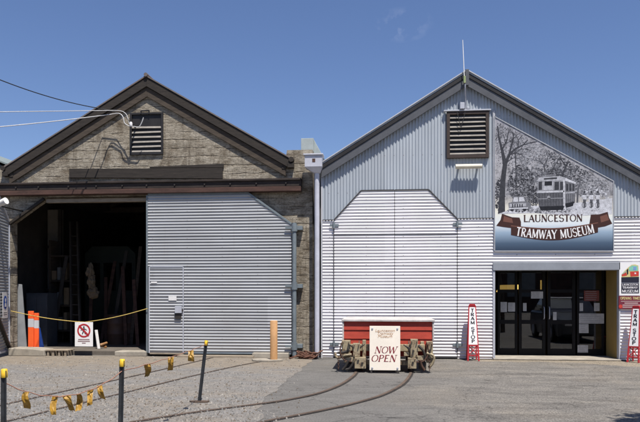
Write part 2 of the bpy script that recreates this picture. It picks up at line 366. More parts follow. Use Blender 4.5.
def glyph(mb, ch, O, ux, uz, nrm, h, wf=1.0, shear=0, wt=.15, wn=.07, serif=True, m=0):
    O = Vector(O); ux = Vector(ux); uz = Vector(uz); nrm = Vector(nrm)
    w, st, sf = LET[ch]
    def pt(x, y):
        _ = (x + shear*y)*wf
        return O + ux*(_*h) + uz*(y*h) + nrm*(.00012*(_lay[0]%9))
    def quad(x0,y0,x1,y1,wd):
        _lay[0] += 1
        dx, dy = x1-x0, y1-y0; L = math.hypot(dx,dy) or 1; nx, ny = -dy/L*wd/2, dx/L*wd/2
        mb.poly([pt(x0+nx,y0+ny), pt(x0-nx,y0-ny), pt(x1-nx,y1-ny), pt(x1+nx,y1+ny)], m)
    for s in st:
        if s[0] == 'a':
            _lay[0] += 1
            _, cx, cy, rx, ry, a0, a1 = s; n = max(6, int(abs(a1-a0)/18)); pts = []
            for i in range(n+1):
                a = R(a0+(a1-a0)*i/n); wd = wn+(wt-wn)*abs(math.cos(a))
                pts.append((pt(cx+(rx-wd/2+.04)*math.cos(a), cy+(ry-wd/2+.04)*math.sin(a)), pt(cx+(rx+wd/2)*math.cos(a), cy+(ry+wd/2)*math.sin(a))))
            for i in range(n): mb.poly([pts[i][0], pts[i][1], pts[i+1][1], pts[i+1][0]], m)
        else:
            quad(s[1],s[2],s[3],s[4], wt if s[0]=='T' else wn if s[0]=='t' else wn*1.1)
    if serif:
        for x, y in sf: quad(x-.14, y+.02, x+.14, y+.02, .06)
    return w*h*wf
def twidth(s, h, wf=1.0, gap=.08): return sum((LET[c][0]+gap)*h*wf for c in s)
def text(mb, s, O, ux, uz, nrm, h, width=None, align='c', **kw):
    gap = .08; wf = 1.0
    if width: wf = width/twidth(s, h)
    tot = twidth(s, h, wf); O = Vector(O); ux = Vector(ux)
    p = O - ux*(tot/2 if align=='c' else 0)
    for c in s:
        glyph(mb, c, p, ux, uz, nrm, h, wf, **kw); p = p + ux*((LET[c][0]+gap)*h*wf)

EX = Vector((1,0,0)); EZ = Vector((0,0,1)); EN = Vector((0,-1,0))
# ================================================================== GROUND
def sheet(name, pts, z, mat, kind='structure', sub=0):
    mb = MB(); mb.poly([(p[0],p[1],z) for p in pts]); o = mb.build(name, mat, fixn=False)
    o.data.update(); 
    if o.data.polygons[0].normal.z < 0: o.data.flip_normals()
    return tag(o, kind=kind)
sheet('ground', [(-300,-300),(300,-300),(300,300),(-300,300)], 0, M['ground'])
def ragged(pts, amp, step=.25):
    out = []
    for i in range(len(pts)):
        a = Vector(pts[i][:2]); b = Vector(pts[(i+1)%len(pts)][:2]); n = max(1, int((b-a).length/step))
        if n > 80: n = 1
        for k in range(n):
            p = a.lerp(b, k/n); out.append((p.x+random.uniform(-amp,amp), p.y+random.uniform(-amp,amp)))
    return out
gp = [G(312,360.5), G(296,374), G(278,388), G(259,403), G(261,422), G(266,470)]
gl = [(p.x,p.y) for p in gp]
gl += [(gl[-1][0]-1, -14.5), (-14,-14.5), (-14,-.05), (gl[0][0],-.05)]
sheet('gravel_yard', ragged(gl, .05), .004, M['gravel'])
# loose stones
mb = MB()
for i in range(5200):
    for _ in range(20):
        px = random.uniform(-10, 300); py = 356+74*random.random()**.8
        lim = 312-(py-360)*1.2 if py < 404 else 260
        if px < lim+random.gauss(0,6)+(abs(random.gauss(0,26)) if random.random() < .25 else 0): break
    p = G(px, py); s = random.uniform(.006,.017)*(1.5 if random.random() < .06 else 1)
    n = 5; a0 = random.random()*6; top = []
    vs = [(p.x+s*random.uniform(.7,1.2)*math.cos(a0+2*math.pi*k/n), p.y+s*random.uniform(.7,1.2)*math.sin(a0+2*math.pi*k/n), .002) for k in range(n)]
    vs += [(p.x+s*.55*math.cos(a0+.3+2*math.pi*k/n), p.y+s*.55*math.sin(a0+.3+2*math.pi*k/n), .004+s*random.uniform(.6,1.1)) for k in range(n)]
    mb.add(vs, [(k,(k+1)%n,(k+1)%n+n,k+n) for k in range(n)]+[tuple(range(n,2*n))], random.choice((0,0,1,2)))
tag(mb.build('gravel', [P('stone_grey',(.20,.19,.175,1),.9), P('stone_pale',(.34,.31,.27,1),.9), P('stone_brown',(.15,.12,.09,1),.9)], fixn=False), 'loose grey stones scattered over the yard', 'gravel', kind='stuff')
# rails
def catmull(pts, n=10):
    out = []; P_ = [pts[0]]+pts+[pts[-1]]
    for i in range(1, len(P_)-2):
        for k in range(n):
            t = k/n; a, b, c, d = P_[i-1:i+3]
            out.append(0.5*((2*b)+(c-a)*t+(2*a-5*b+4*c-d)*t*t+(3*b-a-3*c+d)*t**3))
    out.append(pts[-1]); return out
def ribbon(mb, pts, w0, w1, z, m):
    vs = []
    for i, p in enumerate(pts):
        d = (pts[min(i+1,len(pts)-1)]-pts[max(i-1,0)]).normalized(); s = Vector((-d.y,d.x,0))
        vs += [p+s*w0+Vector((0,0,z)), p+s*w1+Vector((0,0,z))]
    mb.add(vs, [(2*i,2*i+1,2*i+3,2*i+2) for i in range(len(pts)-1)], m)
def rail(pxs, label, extra=None, near=None):
    pts = [G(x,y) for x,y in pxs]
    if extra: pts = [Vector(e) for e in extra]+pts
    pts = catmull([Vector((p.x,p.y,0)) for p in pts], 12)
    mb = MB(); hw, hz = (.026, .016) if 'tram truck' in label else (.020, .0115)
    ribbon(mb, pts, -hw, hw, hz, 0)
    for s in (-hw, hw):
        vs = []
        for i, p in enumerate(pts):
            d = (pts[min(i+1,len(pts)-1)]-pts[max(i-1,0)]).normalized(); n = Vector((-d.y,d.x,0))*s
            vs += [p+n+Vector((0,0,hz)), p+n]
        mb.add(vs, [(2*i,2*i+1,2*i+3,2*i+2) for i in range(len(pts)-1)], 0)
    ribbon(mb, pts, hw+.003, hw+.032, .0095, 1)
    o = mb.build('rail', [M['rail'], M['groove']]); tag(o, label, 'rail', 'tram rails set in the yard'); return o
t1 = (X(357,-.1), -.1, 0); t2 = (X(411,-.1), -.1, 0)
e1 = G(357,371); e2 = G(411,371)
dxr = (e2-e1).x
top1 = (e1.x+.10, -.12, 0); top2 = (e2.x+.10, -.12, 0)
rail([(357,371),(352,377),(340,385),(318,393.5),(285,400.5),(250,405.5),(200,412),(142,421),(90,430),(20,444)], 'rusty rail curving left from the left wheel of the tram truck', [top1])
rail([(411,371),(408.5,377.5),(400,386),(380,396),(350,404.5),(325,410),(295,416),(262,422.5),(210,433),(120,452)], 'rusty rail curving left from the right wheel of the tram truck', [top2])
rail([(213,357.5),(201,360.5),(165,369),(130,377),(66,391),(0,405.6),(-60,419)], 'dark rail in the gravel leading to the closed door, left one')
rail([(262,361.5),(235,366.5),(197,375),(160,384),(124,393),(105,397.5),(60,408.5),(13,420),(-60,438)], 'dark rail in the gravel leading to the closed door, right one')

# ================================================================== LEFT SHED
YL = .16
shed = thing('concrete_shed', 'old gabled tram shed of stained concrete with dark rafters and one door open', 'shed', (X(146,YL), YL, 0))
zt = Z(150,196,YL)                         # head of the door opening
zc = Z(20,222,YL); zb1 = Z(150,182,YL)
xl0 = X(-26,YL); xo0 = X(11,YL); xo1 = X(292,YL); xr0 = X(312.5,YL)
apx, apz = X(146,YL), Z(146,84,YL)
zle, zre = Z(0,168,YL), Z(287,157,YL)
zpt = Z(295,150,YL)
th = .30
mb = MB()
mb.prism([(xl0,zt),(xr0,zt),(xr0,zpt),(X(287,YL),zpt),(X(286,YL),zre+.02),(apx,apz),(X(0,YL),zle),(xl0,zle)], YL, YL+th)
mb.prism([(xl0,0),(xo0,0),(xo0,zt),(xl0,zt)], YL, YL+th)                                 # left pier
mb.prism([(xo1,0),(xr0,0),(xr0,zt),(xo1,zt)], YL, YL+th)                                 # right pier
mb.prism([(xo0,zc),(X(45,YL),zt),(xo0,zt)], YL, YL+th)                                   # splayed corners
mb.prism([(xo1,zc-.35),(xo1,zt),(X(240,YL),zt)], YL, YL+th)
mb.build('gable_wall', M['concrete'], shed)
depth = 13
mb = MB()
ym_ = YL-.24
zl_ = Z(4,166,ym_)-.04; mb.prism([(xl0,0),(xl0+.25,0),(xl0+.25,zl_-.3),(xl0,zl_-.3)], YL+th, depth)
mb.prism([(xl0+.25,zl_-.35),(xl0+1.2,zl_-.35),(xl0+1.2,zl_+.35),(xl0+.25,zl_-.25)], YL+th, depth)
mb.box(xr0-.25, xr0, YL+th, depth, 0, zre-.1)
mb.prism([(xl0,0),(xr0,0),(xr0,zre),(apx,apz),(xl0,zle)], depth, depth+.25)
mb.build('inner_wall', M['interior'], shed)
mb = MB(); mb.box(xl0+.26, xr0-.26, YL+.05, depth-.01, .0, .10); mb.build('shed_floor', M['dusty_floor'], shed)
# roof
yo = YL-.125
rl = (X(4,yo), Z(4,166,yo)); rr = (X(290,yo), Z(290,157,yo)); ra = (X(146,yo), Z(146,75,yo))
mb = MB()
for a, b in ((rl, ra), (ra, rr)):
    n = 110 if True else 0
    vs = [(a[0],yo,a[1]),(b[0],yo,b[1]),(b[0],depth+.2,b[1]),(a[0],depth+.2,a[1])]
    mb.extr(vs, (0,0,-.035))
mb.build('roof', M['roof_iron'], shed)
mb = MB(); mb.tube([(ra[0],yo-.03,ra[1]+.005),(ra[0],depth+.2,ra[1]+.005)], .05, 10); mb.build('ridge_cap', M['roof_iron'], shed)
for a, b, nm in ((rl, ra, 0), (ra, rr, 1)):
    d = Vector((b[0]-a[0],0,b[1]-a[1])); 
    def off(p, dz): return (p[0], p[1]-dz)
    o1 = .05; h1 = .23; h2 = .25
    mb = MB(); mb.prism([off(a,o1),off(b,o1),off(b,o1+h1),off(a,o1+h1)], yo+.02, yo+.06)
    mb.build('bargeboard', M['old_timber'], shed, .006)
    mb = MB()
    a2 = (a[0]+(.10 if nm==0 else 0), a[1]+(.07 if nm==0 else 0)); b2 = (b[0]-(.12 if nm==1 else 0), b[1]+(.07 if nm==1 else 0))
    mb.prism([off(a2,o1+h1+.006),off(b2,o1+h1+.006),off(b2,o1+h1+h2),off(a2,o1+h1+h2)], yo+.065, yo+.10)
    mb.build('rafter', M['brown_timber'], shed, .006)
# eave ends: gutters and rotten purlin ends
for e, s in ((rl,1),(rr,-1)):
    mb = MB()
    mb.tube([(e[0]-.03*s,yo-.02,e[1]-.06),(e[0]-.03*s,depth,e[1]-.06)], .065, 10)
    mb.box(e[0]-.06, e[0]+.09, yo+.0, YL+.2, e[1]-.26, e[1]-.14)
    mb.bar((e[0]+.16*s,yo+.05,e[1]-.22),(e[0]+.16*s,YL,e[1]-.22),.10,.12)
    mb.build('eave_gutter', M['old_timber'], shed, .006)
# louvred vent
def vent(parent, x0, x1, z0, z1, y, fm, sm, slots, fw=.05, blind=0, top=True):
    v = MB()
    v.box(x0,x0+fw,y-.05,y+.06,z0,z1); v.box(x1-fw,x1,y-.05,y+.06,z0,z1)
    v.box(x0+fw,x1-fw,y-.05,y+.06,z1-fw,z1); v.box(x0+fw,x1-fw,y-.05,y+.06,z0,z0+fw)
    o = v.build('vent', fm, parent, .004)
    b = MB(); b.box(x0+fw,x1-fw,y-.010,y-.004,z0+fw,z1-fw); b.build('backing', M['black_steel'], o)
    hh = (z1-z0-2*fw)/slots
    s = MB()
    for k in range(slots-blind):
        zc_ = z0+fw+hh*(k+.5)
        tilt = random.uniform(-.006,.006)
        s.extr([(x0+fw+.002,y-.045,zc_-hh*.34+tilt),(x1-fw-.002,y-.045,zc_-hh*.34-tilt),(x1-fw-.002,y-.012,zc_+hh*.06-tilt),(x0+fw+.002,y-.012,zc_+hh*.06+tilt)], (0,.006,-.012))
    s.build('louvre_slats', sm, o)
    return o
vent(shed, X(130.5,YL), X(163.5,YL), Z(146,155,YL), Z(146,113,YL), YL, M['black_steel'], M['slat'], 8, .05, 2)
# weathered plank and steel door beam
mb = MB()
mb.prism([(X(70,YL),Z(70,178,YL)),(X(223,YL),Z(223,179,YL)),(X(223,YL),Z(223,168.5,YL)),(X(70,YL),Z(70,169,YL))], YL-.05, YL-.003)
mb.prism([(X(150,YL),Z(150,168.2,YL)),(X(224,YL),Z(224,168,YL)),(X(224,YL),Z(224,164,YL)),(X(150,YL),Z(150,167,YL))], YL-.035, YL-.003)
mb.build('weathered_plank', M['old_timber'], shed, .006)
yb = YL-.20
zB1 = Z(150,181.3,yb); zBm = Z(150,188.6,yb); zB0 = Z(150,193.3,yb)
xb0, xb1 = X(-26,yb), X(301,yb)
mb = MB()
mb.box(xb0,xb1,yb+.02,YL-.005,zBm+.012,zB1)
mb.box(xb0,xb1,yb-.02,YL-.005,zB1-.03,zB1+.02)
ob = mb.build('door_beam', P('rust_blackened_steel',(.042,.030,.024,1),.8,0,.6,4,(.6,1,3),30,.5), shed, .006)
mb = MB(); mb.box(xb0,xb1,yb-.03,YL-.005,zB0,zBm); mb.build('beam_flange', M['rust_steel'], ob, .008)
for px in range(14, 300, 27):
    mb = MB(); x = X(px+random.uniform(-3,3),yb); mb.cyl((x,yb-.02,lerp(zBm,zB1,.45)),(x,yb+.03,lerp(zBm,zB1,.45)),.020,6)
    mb.build('bolt', M['truck_dark'], ob)
mb = MB(); mb.box(X(46,YL),X(147,YL),YL+.0,YL+.12,Z(100,202,YL),Z(100,198.3,YL)); mb.build('door_head', M['timber_pale'], shed, .006)
mb = MB(); mb.bar((X(10,YL),YL-.04,zc-.06),(X(45,YL),YL-.04,zt-.04),.07,.09,(0,1,0)); mb.build('corner_brace', M['old_timber'], shed, .006)

# closed door leaf
yd = YL-.135
dx0, dx1 = X(147.5,yd), X(291.5,yd); dzb, dzt = Z(200,352.5,yd), Z(200,194.5,yd)
dch = Z(291,224,yd); dcx = X(249,yd)
door = MB()
xr_ = lambda z: dx1 if z <= dch else lerp(dx1, dcx, (z-dch)/(dzt-dch))
wx0, wx1 = X(149,yd), X(183.5,yd); wzt = Z(166,267,yd)
corr_h(door, wzt, dzt, lambda z: dx0+.01, xr_, yd)
corr_h(door, dzb, wzt, lambda z: wx1+.012, xr_, yd)
dobj = door.build('door', M['galv'], shed, fixn=False)
mb = MB()
mb.box(dx0-.03,dx0+.012,yd-.022,yd+.06,dzb-.02,dzt)
mb.bar((dx1,yd+.0,dch),(dcx,yd+.0,dzt),.05,.05,(0,1,0)); mb.box(dx0+.012,dcx,yd-.02,yd+.05,dzt,dzt+.05)
mb.box(wx1+.012,dx1,yd-.024,yd+.05,dzb-.03,dzb)
mb.box(dx0,dx1,yd+.03,yd+.06,dzb,dch)
mb.build('door_frame', M['pipe_grey'], dobj, .004)
mb = MB(); corr_h(mb, dzb-.0, wzt-.012, lambda z: wx0+.03, lambda z: wx1-.012, yd-.016)
wk = mb.build('wicket_door', M['galv'], shed, fixn=False)
mb = MB()
mb.box(wx0+.0,wx0+.03,yd-.034,yd+.0,dzb-.02,wzt); mb.box(wx1-.012,wx1+.010,yd-.03,yd+.0,dzb,wzt)
mb.box(wx0+.03,wx1-.012,yd-.034,yd+.0,wzt-.012,wzt+.012); mb.box(wx0+.03,wx1+.01,yd-.04,yd+.02,dzb-.05,dzb-.01,1)
mb.build('wicket_frame', [M['pale_steel'], M['timber_pale']], wk, .003)
mb = MB()
lx0, lx1 = X(176,yd), X(182.5,yd)
mb.box(lx0,lx1,yd-.10,yd-.03,Z(179,313,yd),Z(179,306,yd)); mb.box(lx0-.01,lx1-.02,yd-.07,yd-.03,Z(179,318.5,yd),Z(179,313.4,yd),1)
mb.box(lx1,lx1+.03,yd-.06,yd-.03,Z(179,311,yd),Z(179,309,yd),1)
mb.build('lock_box', [M['pale_steel'], M['truck_dark']], wk, .006)
tag((lambda m: (m.box(X(169,yd),X(177,yd),yd-.040,yd-.036,Z(173,300.5,yd),Z(173,296,yd)), m.build('paper_label', M['paper']))[1])(MB()), 'small white paper label stuck on the wicket door above the lock', 'label')
tag((lambda m: (m.box(X(151.5,yd),X(157.5,yd),yd-.040,yd-.036,Z(154,283.2,yd),Z(154,281.6,yd)), m.build('paper_strip', M['paper']))[1])(MB()), 'thin white paper strip stuck near the upper left of the wicket door', 'label')
# hinge pipe on the right pier
hx0 = X(294.3,yd-.03)
mb = MB(); mb.cyl((hx0,yd-.03,.05),(hx0,yd-.03,Z(294,223,yd)),.055,14); hp = mb.build('hinge_post', M['pipe_grey'], shed)
for py in (228, 286, 346):
    mb = MB(); z = Z(294,py,yd)
    mb.box(hx0-.22,hx0+.02,yd-.075,yd-.045,z-.03,z+.03); mb.cyl((hx0,yd-.03,z-.09),(hx0,yd-.03,z+.09),.075,12); mb.box(hx0+.02,hx0+.20,yd-.03,YL,z-.05,z+.05)
    mb.build('hinge', M['pipe_grey'], hp, .004)
# sill timbers below the closed door
mb = MB(); mb.box(X(180,yd),X(257,yd),yd-.05,yd+.25,.02,dzb-.07); mb.build('door_sill', M['old_timber'], shed, .006)
mb = MB(); mb.box(X(178,yd-.2),X(254,yd-.2),yd-.28,yd-.06,0.0,.055); mb.build('sill_plank', M['timber_pale'], shed, .006)
mb = MB(); mb.box(xo1-.95,xo1-.05,YL-.32,YL+.0,.0,.12); mb.build('footing_block', M['concrete_pale'], shed, .012)
mb = MB(); mb.prism([(X(118,YL),.0),(X(149,YL),.0),(X(149,YL),.12),(X(118,YL),.12)], YL-.22, YL+.3); mb.build('threshold', M['concrete_pale'], shed, .015)
mb = MB(); mb.prism([(X(11,-.15),.0),(X(47,-.15),.0),(X(46,-.15),.16),(X(34,-.15),.19),(X(11,-.15),.2)], -.28, YL+.1); mb.build('threshold', M['concrete_pale'], shed, .02)

# open door leaf, swung out at the left
H = Vector((xo0-.02, YL-.06, 0)); ld = Vector((.28,-.96,0)).normalized(); ln = Vector((ld.y,-ld.x,0)); ln = -ln if ln.x < 0 else ln
LW = 3.35; Lz0, Lz1, Lzc = .12, dzt-.02, zc-.0
mb = MB(); rows = []; zs = [Lz0+k*PITCH/8 for k in range(int((Lz1-Lz0)/PITCH*8)+1)]
for z in zs:
    a = .04 if z < Lzc else lerp(.04, 1.05, (z-Lzc)/(Lz1-Lzc))
    o_ = ln*(.0088*math.cos(2*math.pi*z/PITCH))
    rows += [H+ld*a+o_+EZ*z, H+ld*LW+o_+EZ*z]
mb.add(rows, [(2*i,2*i+1,2*i+3,2*i+2) for i in range(len(zs)-1)], 0, True)
lo = mb.build('open_door', M['galv'], shed, fixn=False)
mb = MB()
mb.bar(H+EZ*Lz0, H+EZ*Lzc, .05, .05, ld, 0); mb.bar(H+EZ*Lzc, H+ld*1.03+EZ*(Lz1), .05,.05, ln); mb.bar(H+ld*.02+EZ*Lz0, H+ld*LW+EZ*Lz0, .05,.06, ln)
mb.bar(H+ld*1.03+EZ*Lz1, H+ld*LW+EZ*Lz1, .05,.05, ln)
mb.build('door_frame', M['pale_steel'], lo, .004)
mb = MB(); mb.bar(H+ld*.12+ln*.06+EZ*.14, H+ld*1.5+ln*.06+EZ*1.25, .06,.09, ln); mb.build('diagonal_brace', M['truck_dark'], lo, .004)
# mandatory notice on the leaf
c0 = H+ld*.50+ln*.035
sg = thing('safety_notice', 'white notice with a blue disc fixed to the open door leaf', 'sign', c0+EZ*1.0)
mb = MB(); zz0, zz1 = Z(5,318,-.4), Z(5,292,-.4)
mb.extr([c0-ld*.22+EZ*zz0, c0+ld*.22+EZ*zz0, c0+ld*.22+EZ*zz1, c0-ld*.22+EZ*zz1], ln*.006)
mb.build('placard', M['sign_white'], sg)
mb = MB(); cc = c0+ln*.010+EZ*lerp(zz0,zz1,.6); mb.poly([cc+ld*(.16*math.cos(2*math.pi*k/24))+EZ*(.17*math.sin(2*math.pi*k/24)) for k in range(24)]); mb.build('blue_disc', M['sign_blue'], sg, fixn=False)
mb = MB()
cc = cc+ln*.004
mb.poly([cc+ld*(.06*math.cos(2*math.pi*k/16))+EZ*(.055+.055*math.sin(2*math.pi*k/16)) for k in range(16)])
mb.poly([cc+ld*x+EZ*z for x,z in ((-.08,-.11),(.08,-.11),(.07,-.03),(.02,-.008),(-.02,-.008),(-.07,-.03))])
for k in range(2): mb.poly([c0+ln*.010+ld*x+EZ*(zz0+.07+.05*k+z) for x,z in ((-.15,0),(.15,0),(.15,.018),(-.15,.018))], 1)
mb.build('pictogram', [M['sign_white'], M['black_letter']], sg, fixn=False)
# floodlight near the leaf top
fl = W(3,203,-1.0)
ft = thing('security_light', 'small white cylindrical floodlight above the open left door', 'lamp', fl)
mb = MB(); mb.tube([fl+Vector((-.30,.06,-.10)), fl+Vector((-.05,0,0)), fl+Vector((.10,-.03,.05))], [.06,.075,.085], 14); mb.build('lamp_housing', M['white_paint'], ft)
mb = MB(); mb.tube([fl+Vector((-.16,.03,-.05)), fl+Vector((-.16,.4,-.05)), (fl.x-.16,YL+.01,fl.z-.05)], .02, 8); mb.build('bracket', M['black_steel'], ft)

# ---------------- things in the dark of the left shed
def boxthing(name, label, cat, x0,x1,y0,y1,z0,z1,mat,bev=.01,group=None):
    m_ = MB(); m_.box(x0,x1,y0,y1,z0,z1); return tag(m_.build(name, mat, None, bev), label, cat, group)
yp = .62
mb = MB(); mb.prism([(X(10,yp),.1),(X(26.5,yp),.1),(X(21.5,yp),Z(18,284.5,yp)),(X(10,yp),Z(14,283,yp))], yp, yp+.04)
tag(mb.build('metal_sheet', P('grey_sheet_metal',(.30,.31,.32,1),.6,0,.2), None, .004), 'grey sheet metal panel with slanted edge leaning inside the open doorway', 'panel')
for i, (px0, px1, py, lb) in enumerate(((28,33.3,311,'taller orange and white barrier board propped in the doorway'),(34,38.5,313,'shorter orange and white barrier board propped beside the taller one'))):
    yq = .5+.06*i
    t = thing('barrier_board', lb, 'barrier', (X(30,yq),yq,.1), 'orange barrier boards in the shed doorway')
    x0, x1 = X(px0,yq), X(px1,yq); za, zb = .1, Z(30,py,yq); zm0, zm1 = lerp(za,zb,.58), lerp(za,zb,.80)
    mb = MB(); mb.box(x0,x1,yq,yq+.04,za,zm0); mb.box(x0,x1,yq,yq+.04,zm1,zb); mb.build('orange_board', M['orange'], t, .006)
    mb = MB(); mb.box(x0,x1,yq-.001,yq+.041,zm0+.001,zm1-.001); mb.build('reflective_band', M['reflective'], t, .003)
mb = MB(); mb.prism([(X(38,.75),.1),(X(43.5,.75),.1),(X(39.5,.75),Z(40,328,.75)),(X(37.5,.75),Z(40,326,.75))], .72, .8)
tag(mb.build('blue_tarp', M['blue_plastic'], None, .01), 'blue plastic sheet folded behind the orange barrier boards', 'tarp')
# pallet
t = thing('timber_pallet', 'low timber pallet lying at the open shed doorway', 'pallet', (X(58,-.1),-.1,0))
mb = MB()
for k in range(3): mb.box(X(47.5,-.1),X(70,-.1),-.22+.14*k,-.13+.14*k,.135,.16)
mb.build('deck_board', M['timber_pale'], t, .004)
mb = MB()
for px in (49,54,60,66): mb.box(X(px,-.1),X(px+1.8,-.1),-.2,.2,.0,.133)
mb.build('bearer', M['timber_pale'], t, .004)
# ladder leaning on stored goods
t = thing('ladder', 'tall grey ladder leaning upright in the dark shed', 'ladder', (X(78,2.2),2.2,.1))
lp = [(X(73.5,2.0),1.9,.1),(X(70.5,2.9),2.9,Z(70,222,2.9))]; lq = [(X(82,2.0),1.9,.1),(X(77.5,2.9),2.9,Z(77,222,2.9))]
for a, b in (lp, lq):
    mb = MB(); mb.bar(a,b,.05,.09,(0,1,0)); mb.build('ladder_rail', M['interior'], t, .004)
for k in range(1,12):
    a = Vector(lp[0]).lerp(Vector(lp[1]),k/12.5); b = Vector(lq[0]).lerp(Vector(lq[1]),k/12.5); mb = MB(); mb.cyl(a,b,.016,8); mb.build('rung', M['interior'], t)
# pale old windows and boarding on the left wall
yw = 3.4
t = thing('timber_partition', 'grimy timber partition with pale boarded panels inside the shed', 'partition', (X(38,yw),yw,.1))
mb = MB(); mb.box(xl0+.3,X(62,yw),yw,yw+.08,.1,4.2); mb.build('boarding', M['interior_pale'], t)
mb = MB()
for px in (20,29,44,61): mb.box(X(px,yw)-.05,X(px,yw)+.05,yw-.09,yw-.001,.1,4.2)
for py in (247,290): mb.box(xl0+.3,X(62,yw),yw-.07,yw-.002,Z(30,py,yw)-.04,Z(30,py,yw)+.04)
mb.build('stud', M['interior'], t)
mb = MB(); mb.cyl((X(19,yw-.4),yw-.4,.1),(X(19,yw-.4),yw-.4,4.0),.05,10); tag(mb.build('rusty_pipe', M['rust_steel']), 'rusty upright pipe just inside the left side of the open doorway', 'pipe')
# hanging hessian & tram shapes deep inside
t = thing('covered_tram', 'dark old tram body standing deep inside the open shed', 'tram', (X(112,5.5),5.5,.1))
mb = MB(); tx0, tx1 = X(90,5), X(140,5); mb.prism([(tx0,.55),(tx1,.55),(tx1,2.9),(lerp(tx0,tx1,.85),3.15),(lerp(tx0,tx1,.15),3.15),(tx0,2.9)], 4.6, 11.5)
mb.build('tram_body', P('dull_green_paint',(.035,.045,.035,1),.6), t, .02)
mb = MB(); 
for k in range(3): mb.box(lerp(tx0,tx1,.07+.31*k),lerp(tx0,tx1,.31+.31*k),4.57,4.598,1.7,2.6)
mb.build('windscreen', M['glass'], t)
mb = MB(); mb.box(tx0+.1,tx1-.1,4.4,4.59,.35,.6); mb.build('bumper', M['interior'], t, .02)
mb = MB(); pts = []
gx, gz = X(86,1.5), Z(86,280,1.5)
for a, (dx, dz) in enumerate(((-.06,.5),(.07,.42),(.12,.1),(.10,-.25),(.20,-.5),(.02,-.52),(-.07,-.2))): pts.append((gx+dx,1.7+.05*(a%2),gz+dz))

for sx_, sz_, rx_, rz_ in ((0,.25,.10,.22),(.05,-.05,.12,.2),(.10,-.36,.16,.16)):
    n1, n2 = 14, 9; vs = []
    for a in range(n2+1):
        for b in range(n1):
            th_, ph_ = math.pi*a/n2, 2*math.pi*b/n1; d = Vector((math.sin(th_)*math.cos(ph_), math.sin(th_)*math.sin(ph_), math.cos(th_))); q_ = 1+.55*mnoise.noise(d*2.1+Vector((sx_*40,0,3)))
            vs.append((gx+sx_+d.x*rx_*q_, 1.75+d.y*.10*q_, gz+sz_+d.z*rz_*q_))
    mb.add(vs, [(a*n1+b, a*n1+(b+1)%n1, (a+1)*n1+(b+1)%n1, (a+1)*n1+b) for a in range(n2) for b in range(n1)], 0, False)
tag(mb.build('hessian_bundle', P('brown_sacking',(.13,.098,.062,1),.9), None, .02), 'pale brown sacking bundle hung beside the ladder in the dark shed', 'sack')
mb = MB(); mb.bar((X(98,.9),.95,.1),(X(94.5,.9),1.0,Z(95,330,.95)),.08,.03); tag(mb.build('white_plank', M['paper'], None, .004), 'short pale plank propped behind the warning placard', 'plank')
mb = MB(); mb.tube([(X(103+2*math.cos(k),1.1),1.1+.12*math.sin(k*1.3),.12+.02*k) for k in range(7)], .035, 8); tag(mb.build('coiled_hose', P('brown_hose',(.3,.15,.06,1),.6)), 'small coil of brown hose on the shed floor by the placard', 'hose')

for k in range(5):
    y_ = 1.4+2.3*k; mb = MB(); zq = lerp(zle,apz,.32)
    mb.box(xl0+1.0,xr0-.9,y_,y_+.10,zt+.35,zt+.52); mb.bar((xl0+1.1,y_+.05,zt+.5),(apx,y_+.05,apz-.55),.09,.14,(0,1,0)); mb.bar((apx,y_+.05,apz-.55),(xr0-1.1,y_+.05,zt+.5),.09,.14,(0,1,0)); mb.box(apx-.05,apx+.05,y_+.01,y_+.09,zt+.53,apz-.6)
    mb.build('roof_truss', M['brown_timber'], shed)
t = thing('steel_cabinet', 'dark blue grey steel cabinet behind the orange barrier boards', 'cabinet', (X(33,1.6),1.6,.1))
mb = MB(); mb.box(X(26,1.5),X(47,1.5),1.5,2.1,.1,Z(36,293,1.5)); mb.build('cabinet_body', P('blue_grey_cabinet',(.06,.068,.08,1),.5), t, .01)
mb = MB(); mb.box(X(26.6,1.49),X(36.2,1.49),1.485,1.499,.2,Z(36,295,1.5)); mb.box(X(36.8,1.49),X(46.4,1.49),1.485,1.499,.2,Z(36,295,1.5)); mb.build('cabinet_door', P('blue_grey_cabinet2',(.07,.08,.094,1),.5), t, .004)
t = thing('storage_rack', 'dark timber rack loaded with cartons deep in the shed behind the ladder', 'rack', (X(62,3.0),3.0,.1))
for k in range(4): mb = MB(); mb.box(X(50,2.8),X(72,2.8),2.8,3.3,.45+.75*k,.50+.75*k); mb.build('shelf', M['brown_timber'], t)
mb = MB()
for px in (50,71): mb.box(X(px,2.8)-.03,X(px,2.8)+.03,2.78,3.3,.1,3.2)
mb.build('rack_post', M['brown_timber'], t)
for k in range(9):
    px = 51.5+6.3*(k%3)+random.random(); zz_ = .505+.75*(k//3); boxthing('carton', ['squat brown carton on the storage rack','grey carton on the storage rack','tall tan carton on the storage rack'][k%3], 'carton', X(px,2.9), X(px+random.uniform(3,5),2.9), 2.85, 3.2, zz_, zz_+[.28,.38,.52][k%3], [P('carton_brown',(.22,.15,.09,1),.9),P('carton_grey',(.24,.24,.23,1),.9),P('carton_tan',(.28,.21,.13,1),.9)][k%3], .008, 'cartons on the storage rack')
for px, y_, hh_, dx_, lb in ((101,3.1,2.6,.25,1),(106,3.0,2.1,-.2,1),(111,2.7,2.9,.3,1),(126,2.2,2.4,-.28,1),(131,2.4,3.0,.12,1),(138,1.9,2.0,-.3,1),(52,2.2,2.7,.22,1),(90,2.6,2.3,-.15,1)):
    mb = MB(); x_ = X(px,y_); mb.bar((x_,y_,.1),(x_+dx_,y_+.45,hh_),.10,.04,(0,1,0)); tag(mb.build('leaning_timber', random.choice([M['brown_timber'],M['interior'],M['rust_steel']]), None, .004), 'old length of timber standing on end in the dark shed', 'timber', 'timber lengths leaning in the dark shed')
